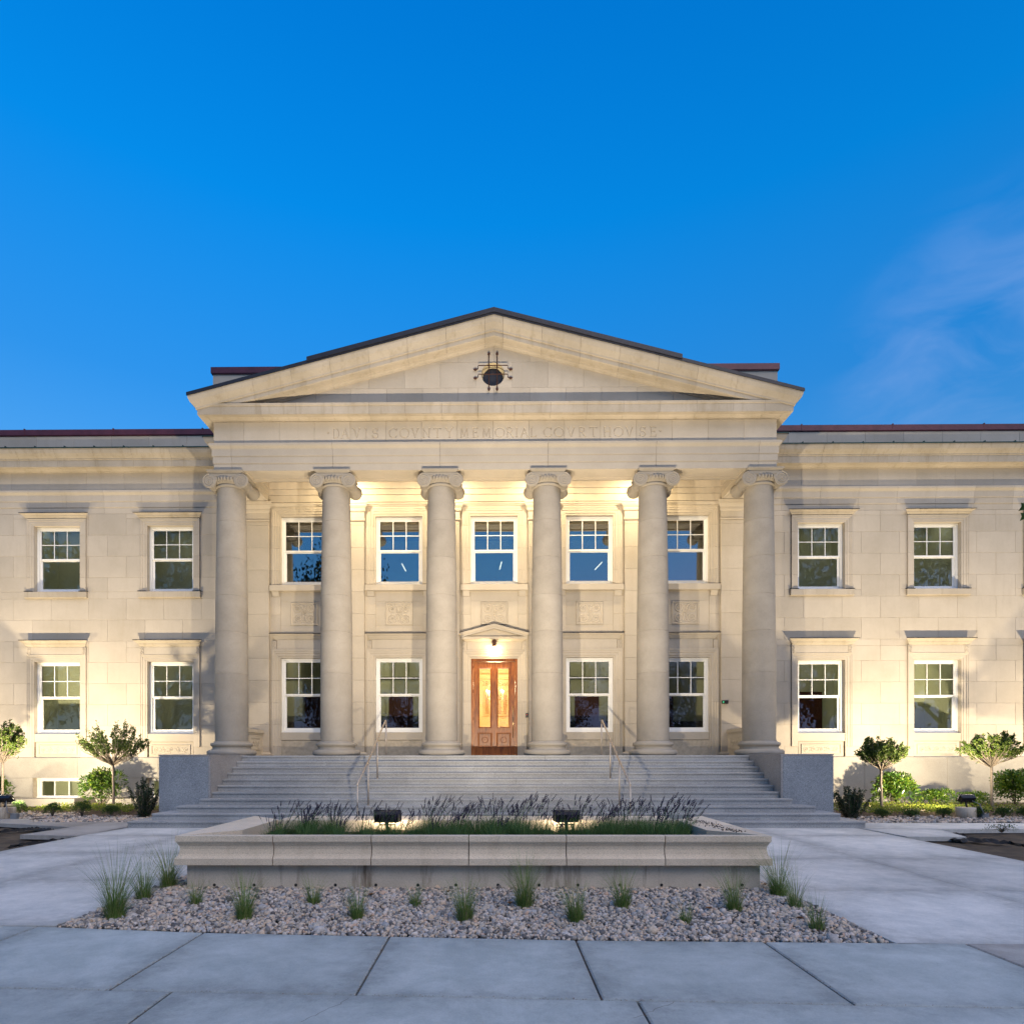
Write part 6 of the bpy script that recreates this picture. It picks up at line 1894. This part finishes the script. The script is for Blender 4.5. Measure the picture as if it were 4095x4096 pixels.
for row, (xs_, yy) in enumerate(((front, 8.72), (back, 9.62), (mid, 9.2))):
    for i, x in enumerate(xs_):
        sc = (0.72 if (row == 0 and i < 1) else 1.0) * rg.uniform(0.9, 1.12)
        if row == 1 and min(abs(x + 0.1 - X1_), abs(x + 0.1 - X2_)) < 0.36: continue
        if x > 0 or i > 5: sc *= 1.06
        t = thing('lavender', (x + rg.uniform(-0.06, 0.06), yy + rg.uniform(-0.1, 0.1), 0.585), wn[i] + ' lavender clump from the left in the ' + ('front', 'back', 'middle')[row] + ' row of the planter', 'lavender', 'lavender clumps in the planter')
        t.scale = (sc,) * 3; t.rotation_euler = (0, 0, rg.uniform(-0.5, 0.5))
        ms = LV[(i * 2 + row * 3) % 5]
        for nm, me in zip(('foliage', 'flower_stalks', 'flower_spikes'), ms):
            o = bpy.data.objects.new(nm, me); COL.objects.link(o); o.parent = t; o['kind'] = 'stuff'


def leaf_quad(m, c, d, nrm, L, W):
    """folded pointed leaf, 4 triangles"""
    s_ = d.cross(nrm)
    if s_.length < 1e-4: s_ = d.orthogonal()
    s_.normalize()
    u = s_.cross(d)
    m.add([c, c + d * L * 0.5 + s_ * W * 0.5 + u * W * 0.12, c + d * L, c + d * L * 0.5 - s_ * W * 0.5 + u * W * 0.12, c + d * L * 0.5], [(0, 1, 4), (1, 2, 4), (2, 3, 4), (3, 0, 4)])


def rvec(rg):
    while True:
        v = Vector((rg.uniform(-1, 1), rg.uniform(-1, 1), rg.uniform(-1, 1)))
        if 0.05 < v.length < 1: return v.normalized()


def standard_tree(loc, trunk_top, crown_lo, crown_hi, half_w, seed, dense, label):
    """small lollipop tree: clean stem, upswept branches, tufts of leaves at the tips. heights are above loc"""
    rg = random.Random(seed)
    t = thing('standard_tree', loc, label, 'small tree', 'small trees clipped on clear stems')
    m = MB()
    lean = rg.uniform(-0.03, 0.03)
    pts = [(lean * k / 6 + rg.uniform(-0.008, 0.008), rg.uniform(-0.008, 0.008), trunk_top * k / 6) for k in range(7)]
    m.tube(pts, [0.05, 0.04, 0.037, 0.035, 0.034, 0.034, 0.038], 9)
    o = m.build('trunk', BARK, None); o.parent = t
    br = MB(); lf = MB()
    top = Vector(pts[-1])
    nb = 64
    H_ = crown_hi - trunk_top
    for b_i in range(nb):
        a = b_i * 2.399 + rg.uniform(-0.3, 0.3)
        el = rg.uniform(0.0, 1.0)
        rad = half_w * math.sqrt(1 - (el * 0.95) ** 2) * rg.uniform(0.65, 1.05)
        end = top + Vector((rad * math.cos(a), rad * math.sin(a), max(crown_lo - trunk_top + 0.1, (0.40 + 0.60 * el) * H_ * rg.uniform(0.85, 1.08))))
        st = top + Vector((0, 0, rg.uniform(-0.08, 0.02)))
        mid1 = st + Vector((rad * 0.42 * math.cos(a), rad * 0.42 * math.sin(a), (end.z - st.z) * rg.uniform(0.22, 0.34)))
        mid2 = st + Vector((rad * 0.84 * math.cos(a), rad * 0.84 * math.sin(a), (end.z - st.z) * rg.uniform(0.52, 0.66)))
        P = [st, mid1, mid2, end]
        br.tube(P, [0.016, 0.010, 0.006, 0.003], 5)
        twigs = [(P[2], end)]
        for _ in range(6):
            s0 = P[1] + (end - P[1]) * rg.uniform(0.05, 0.8)
            e0 = s0 + (rvec(rg) * 0.5 + Vector((0.45 * math.cos(a), 0.45 * math.sin(a), 0.7))).normalized() * rg.uniform(0.10, 0.24)
            br.tube([s0, e0], [0.005, 0.002], 4); twigs.append((s0, e0))
        for (s0, e0) in twigs:
            k = int(dense * rg.uniform(0.6, 1.4))
            for _ in range(k):
                c = s0 + (e0 - s0) * (0.35 + 0.65 * rg.random() ** 0.6) + rvec(rg) * rg.uniform(0, 0.02)
                leaf_quad(lf, c, (rvec(rg) + Vector((0, 0, 0.35))).normalized(), rvec(rg), rg.uniform(0.055, 0.095), rg.uniform(0.028, 0.045))
        # hanging low shoots
        if b_i % 9 == 0:
            e0 = mid1 + Vector((math.cos(a) * 0.12, math.sin(a) * 0.12, -0.02))
            br.tube([mid1, e0], [0.005, 0.002], 4)
            for _ in range(6): leaf_quad(lf, e0 + rvec(rg) * 0.03, rvec(rg), rvec(rg), 0.06, 0.025)
    o = br.build('branches', BARK, None, fix=False); o.parent = t
    o = lf.build('crown', LEAF, None, fix=False); o.parent = t
    return t


def place_px(px, py, Y):
    X, Z = at(px, py, Y)
    return X, Z


def tree_px(px, Y, y_base, y_trunktop, y_crownlo, y_crownhi, xl, xr, seed, dense, label):
    X, Zb_ = at(px, y_base, Y)
    zt_ = at(px, y_trunktop, Y)[1]; zl = at(px, y_crownlo, Y)[1]; zh = at(px, y_crownhi, Y)[1]
    hw = (at(xr, 3000, Y)[0] - at(xl, 3000, Y)[0]) / 2
    zb = 0.03
    return standard_tree((X, Y, zb), zt_ - zb, zl - zb, zh - zb, hw, seed, dense, label)


tree_px(455, 20.1, 3230, 3055, 3050, 2880, 330, 600, 1, 12, 'sparse round-headed tree in front of the left wing, next to the stairs')
tree_px(8, 20.0, 3230, 3045, 3030, 2885, -90, 95, 2, 17, 'leafy round-headed tree cut by the left edge of the view')
tree_px(3525, 19.6, 3240, 3075, 3080, 2950, 3446, 3632, 3, 17, 'compact round-headed tree right of the stairs')
tree_px(3967, 19.6, 3240, 3062, 3062, 2920, 3870, 4090, 4, 20, 'wider flat-headed tree near the right edge of the view')


def shrub(loc, rx, ry, hz, n, L, W, mat, seed, label, cat, up=0.25, flat=0.0, name='shrub', twiggy=False, group=None, upright=0):
    rg = random.Random(seed)
    t = thing(name, loc, label, cat, group)
    lf = MB(); st = MB()
    lumps = [(Vector((rg.uniform(-0.5, 0.5) * rx, rg.uniform(-0.5, 0.5) * ry, hz * rg.uniform(0.35, 0.72))), rg.uniform(0.42, 0.62)) for _ in range(9)]
    lumps.append((Vector((0, 0, hz * 0.42)), 0.82)); lumps += [(Vector((rx * 0.5 * q, 0, hz * 0.28)), 0.55) for q in (-1, 1)]
    for (c, s_) in lumps:
        st.tube([(0, 0, 0), c * 0.5 + Vector((0, 0, 0.05)), c], [0.012, 0.009, 0.005], 5)
    if upright:
        for k in range(upright):
            a = rg.uniform(0, 6.28); r_ = rg.uniform(0, 0.95)
            e = Vector((rx * r_ * math.cos(a), ry * r_ * math.sin(a), hz * rg.uniform(0.6, 1.05) * (1 - 0.35 * r_)))
            s0 = Vector((e.x * 0.25, e.y * 0.25, 0))
            st.tube([s0, (s0 + e) * 0.5 + Vector((e.x * 0.15, e.y * 0.15, 0)), e], [0.010, 0.007, 0.004], 5)
            for q in range(int(n / upright)):
                f_ = rg.random() ** 0.7
                c = s0 + (e - s0) * f_ + rvec(rg) * rg.uniform(0.01, 0.045 + 0.04 * (1 - f_))
                leaf_quad(lf, c, (rvec(rg) + Vector((0, 0, up))).normalized(), rvec(rg), L * rg.uniform(0.7, 1.2), W * rg.uniform(0.8, 1.2))
    else:
        for _ in range(n):
            c, s_ = lumps[rg.randrange(len(lumps))]
            d = rvec(rg)
            if d.z < -0.5: d.z *= -1
            r_ = s_ * rg.uniform(0.72, 1.05)
            p = Vector((c.x + d.x * rx * r_, c.y + d.y * ry * r_, c.z + d.z * hz * 0.55 * r_))
            if p.z < 0.02: p.z = rg.uniform(0.02, 0.12)
            dd = (d * 0.8 + rvec(rg) * 0.7 + Vector((0, 0, up - 0.2))).normalized()
            leaf_quad(lf, p, dd, (rvec(rg) + Vector((0, -0.3, 0.8))).normalized(), L * rg.uniform(0.7, 1.2), W * rg.uniform(0.8, 1.2))
    o = st.build('stems', BARK, None, fix=False); o.parent = t
    o = lf.build('foliage', mat, None, fix=False); o.parent = t
    return t


def shrub_px(xl, xr, yt, Y, **kw):
    a, _ = at(xl, 3100, Y); b_, _ = at(xr, 3100, Y)
    zt_ = at((xl + xr) / 2, yt, Y)[1]
    zb = 0.0 + max(0, (Y - 17.0)) / 5.6 * 0.13
    rx = (b_ - a) / 2
    return shrub(((a + b_) / 2, Y, zb), rx, min(rx, 0.62), zt_ - zb, **kw)


shrub_px(332, 478, 3068, 21.3, n=2700, L=0.12, W=0.045, mat=LEAF_L, seed=11, label='bright leafy cherry laurel behind the sparse round-headed tree', cat='laurel shrub', group='laurel shrubs along the walls')
shrub_px(-90, 22, 3080, 21.3, n=2400, L=0.12, W=0.045, mat=LEAF_L, seed=12, label='laurel shrub at the left edge of the view', cat='laurel shrub', group='laurel shrubs along the walls')
shrub_px(3492, 3668, 3088, 21.2, n=3000, L=0.13, W=0.05, mat=LEAF_L, seed=13, label='large glossy laurel behind the compact tree right of the stairs', cat='laurel shrub', group='laurel shrubs along the walls')
shrub_px(3985, 4140, 3078, 21.2, n=2800, L=0.13, W=0.05, mat=LEAF_L, seed=14, label='large glossy laurel at the right edge of the view', cat='laurel shrub', group='laurel shrubs along the walls')
shrub_px(3662, 3790, 3155, 20.9, n=2200, L=0.085, W=0.032, mat=LEAF_L, seed=15, label='low mounded shrub against the wall between the two right laurels', cat='shrub', group='low mounded shrubs')
shrub_px(3825, 3958, 3170, 20.6, n=2200, L=0.085, W=0.032, mat=LEAF_L, seed=16, label='low mounded shrub behind the right garden floodlight', cat='shrub', group='low mounded shrubs')
shrub_px(508, 640, 3100, 18.2, n=4200, L=0.055, W=0.03, mat=LEAF_H, seed=17, label='dark holly bush against the left wall of the stairs', cat='holly bush', group='dark holly bushes', upright=30)
shrub_px(3326, 3480, 3132, 17.9, n=5200, L=0.055, W=0.03, mat=LEAF_H, seed=18, label='dark holly bush against the right wall of the stairs', cat='holly bush', group='dark holly bushes', upright=34)

TL = [(78, 3205, 60, 'left'), (210, 3210, 70, 'left'), (328, 3203, 72, 'left'), (445, 3222, 68, 'left'), (3530, 3240, 62, 'right'), (3643, 3236, 60, 'right'), (3772, 3232, 58, 'right'), (3908, 3228, 56, 'right'), (4010, 3232, 62, 'right'), (4100, 3232, 60, 'right')]
wherel = ['low dark green tuft beside the left floodlight footing', 'low dark green tuft in front of the window well', 'bushiest dark green tuft in the left gravel strip', 'dark green tuft at the foot of the sparse tree',
          'dark green tuft at the foot of the compact right tree', 'dark green tuft second from the compact right tree', 'dark green tuft just left of the right floodlight footing', 'dark green tuft just right of the right floodlight footing',
          'dark green tuft left of the wider tree stem', 'dark green tuft at the right edge of the gravel strip']
for i, (px, yt, w_, s_) in enumerate(TL):
    Y = 18.35 if s_ == 'left' else 17.95
    if i == 0: Y = 18.7
    shrub_px(px - w_ / 2, px + w_ / 2, yt, Y, n=1200, L=0.055, W=0.014, mat=LEAF_J, seed=40 + i, label=wherel[i], cat='low shrub', name='low_shrub', group='low dark tufts in the gravel strips', up=0.9)

# yellow-green ground cover and hostas
def cover(name, regions, seed, n, label, gen):
    rg = random.Random(seed); m = MB()
    for _ in range(n):
        x0, x1, y0, y1 = regions[rg.randrange(len(regions))]
        cx_, cy_ = rg.uniform(x0, x1), rg.uniform(y0, y1)
        for _ in range(16):
            a = rg.uniform(0, 6.28)
            c = Vector((cx_ + rg.gauss(0, 0.07), cy_ + rg.gauss(0, 0.07), 0.04 + max(0, cy_ - 17) / 5.6 * 0.13 + rg.uniform(0.0, 0.14)))
            leaf_quad(m, c, (Vector((math.cos(a), math.sin(a), 0.7))).normalized(), rvec(rg), rg.uniform(0.04, 0.07), rg.uniform(0.02, 0.03))
    tag(m.build(name, LEAF_Y, fix=False), label, kind='stuff')


cover('ground_cover', [(-14.2, -10.0, 19.0, 20.4), (-14.2, -11.0, 19.2, 20.8)], 61, 220, 'yellow green ground cover in the left bed', None)
cover('ground_cover', [(10.6, 16.6, 18.6, 20.0), (10.6, 14.5, 18.6, 20.6), (9.6, 17.0, 19.2, 21.0)], 62, 420, 'yellow green ground cover in the right bed', None)


def hosta(px, py, Y, s_, seed, label, flower=0):
    X, _ = at(px, py, Y)
    rg = random.Random(seed)
    zb = (Y - 17) / 5.6 * 0.13
    t = thing('hosta', (X, Y, zb), label, 'hosta', 'hostas in the beds')
    m = MB()
    for k in range(10):
        a = k * 2.4 + rg.uniform(-0.2, 0.2); d = Vector((math.cos(a), math.sin(a), rg.uniform(0.5, 1.3))).normalized()
        b0 = d * s_ * 0.35
        m.tube([(0, 0, 0), b0], [0.006, 0.004], 4)
        d2 = Vector((math.cos(a), math.sin(a), rg.uniform(0.1, 0.7))).normalized()
        s1 = d2.cross(Vector((0, 0, 1))).normalized()
        L, W = s_ * rg.uniform(0.8, 1.1), s_ * 0.45
        pts = [b0, b0 + d2 * L * 0.3 + s1 * W * 0.5, b0 + d2 * L * 0.65 + s1 * W * 0.42, b0 + d2 * L, b0 + d2 * L * 0.65 - s1 * W * 0.42, b0 + d2 * L * 0.3 - s1 * W * 0.5, b0 + d2 * L * 0.5 - Vector((0, 0, 0.02))]
        m.add(pts, [(i, (i + 1) % 6, 6) for i in range(6)])
    o = m.build('leaves', LEAF_Y, None, fix=False); o.parent = t
    if flower:
        st = MB().tube([(0, 0, 0), (0.06, 0, flower * 0.5), (0.16, 0, flower)], [0.006, 0.005, 0.004], 5)
        o = st.build('flower_stalk', LEAF_Y, None); o.parent = t
        f = MB()
        for k in range(5): f.lathe([(0.004, 0), (0.014, 0.03), (0.02, 0.045)], (0.15 + rg.uniform(-0.03, 0.03), rg.uniform(-0.03, 0.03), flower - 0.02 * k), 'Z', 6)
        o = f.build('flowers', WHITE, None); o.parent = t


hosta(112, 3225, 19.6, 0.17, 1, 'bright green broad-leaved hosta near the left floodlight')
hosta(510, 3225, 19.3, 0.15, 2, 'pale hosta between the sparse tree and the dark holly')
hosta(3590, 3225, 19.4, 0.18, 3, 'yellow hosta with a white flower stalk right of the compact tree', 0.62)
hosta(3495, 3225, 19.6, 0.13, 4, 'small hosta with a tall flower stalk left of the compact tree stem', 0.68)
hosta(4085, 3225, 19.2, 0.2, 5, 'yellow hosta at the right edge of the view')
X, Y = gnd(4005, 3322)
shrub((X, Y, -0.05), 0.45, 0.2, 0.2, n=260, L=0.04, W=0.015, mat=LEAF_J, seed=99, label='scruffy weed growing in the bare dirt at right', cat='weed', name='weed')

# leafy branch tip of a near tree entering at the right edge
t = thing('tree_branch', at(4110, 2050, 9.0)[:1] + (9.0, at(4110, 2050, 9.0)[1]), 'dark maple branch tip poking in at the right edge', 'branch')
m = MB(); rg = random.Random(3)
for k, (px, py) in enumerate(((4092, 2030), (4100, 2062), (4130, 2020), (4140, 2080), (4160, 2050))):
    X, Z = at(px, py, 9.0)
    c = Vector((X, 9.0 + rg.uniform(-0.05, 0.05), Z)) - Vector(t.location)
    pts = []
    for q in range(20):
        a = q * math.pi / 10
        r_ = (0.085 if q % 4 == 0 else 0.045 if q % 4 == 2 else 0.055) * (1.0 if k else 1.0)
        pts.append(c + Vector((r_ * math.cos(a + 0.3 * k), r_ * 0.3 * math.sin(a * 2), r_ * math.sin(a + 0.3 * k))))
    m.add(pts + [c], [(i, (i + 1) % 20, 20) for i in range(20)])
o = m.build('leaves', LEAF_J, None, fix=False); o.parent = t
x1_, z1_ = at(4095, 2045, 9.0); x2_, z2_ = at(4500, 1980, 9.0)
o = MB().tube([Vector((x1_, 9, z1_)) - Vector(t.location), Vector((x2_, 9.1, z2_)) - Vector(t.location)], [0.006, 0.02], 6).build('twig', BARK, None); o.parent = t


# ------------------------------------------------------------------ street trees behind the camera (they show in the window panes)
def street_tree_mesh(seed):
    rg = random.Random(seed)
    tr = MB().tube([(0, 0, 0), (0.1, 0, 2.5), (0, 0.1, 5), (0.1, 0, 9)], [0.35, 0.28, 0.22, 0.1], 10)
    lf = MB()
    for k in range(44):
        a = k * 2.4; el = rg.random()
        R_ = 5.0 * math.sqrt(max(0.05, 1 - (el * 1.6 - 0.8) ** 2)) * rg.uniform(0.4, 1.0)
        c = Vector((R_ * math.cos(a), R_ * math.sin(a), 4.0 + el * 10.5))
        tr.tube([(0, 0, min(8.5, 2.5 + el * 6)), c * 0.5 + Vector((0, 0, 2.0)), c], [0.10, 0.06, 0.02], 5)
        for _ in range(170):
            p = c + rvec(rg) * rg.uniform(0.2, 1.9)
            leaf_quad(lf, p, rvec(rg), rvec(rg), rg.uniform(0.25, 0.45), rg.uniform(0.15, 0.26))
    a_, b_ = tr.mesh('trunk'), lf.mesh('crown')
    a_.materials.append(BARK); b_.materials.append(LEAF_D)
    return a_, b_


TM = [street_tree_mesh(900), street_tree_mesh(901)]
STREET = [(-15.6, -20, 0.85, 1.55, 'slender tall street tree across the road, mirrored in the leftmost upper portico window'), (-34, -20, 1.35, 1.75, 'broad street tree mirrored in the left wing panes nearest the columns'), (-47, -20, 1.5, 1.8, 'broad street tree mirrored in the far left wing panes'),
          (33.5, -20, 1.35, 1.75, 'broad street tree mirrored in the right wing panes nearest the columns'), (46, -20, 1.45, 1.85, 'broad street tree mirrored in the far right wing panes'), (23, -26, 0.8, 0.8, 'smaller street tree behind the viewer, mirrored low in the right portico panes'),
          (-21, -37, 1.0, 1.0, 'rounded tree in the far row behind the viewer, leftmost of five'), (-11, -38, 1.0, 0.95, 'rounded tree in the far row behind the viewer, second from left'), (-1, -37, 0.95, 1.0, 'rounded tree in the far row behind the viewer, middle of five'),
          (9, -38, 1.0, 0.95, 'rounded tree in the far row behind the viewer, second from right'), (19, -37, 1.0, 1.0, 'rounded tree in the far row behind the viewer, rightmost of five')]
for i, (x, y, s_, sz_, lab) in enumerate(STREET):
    t = thing('street_tree', (x, y, -0.2), lab, 'tree', 'street trees across the road')
    t.scale = (s_, s_, sz_); t.rotation_euler = (0, 0, i * 1.3)
    for nm, me in zip(('trunk', 'crown'), TM[i % 2]):
        o = bpy.data.objects.new(nm, me); COL.objects.link(o); o.parent = t
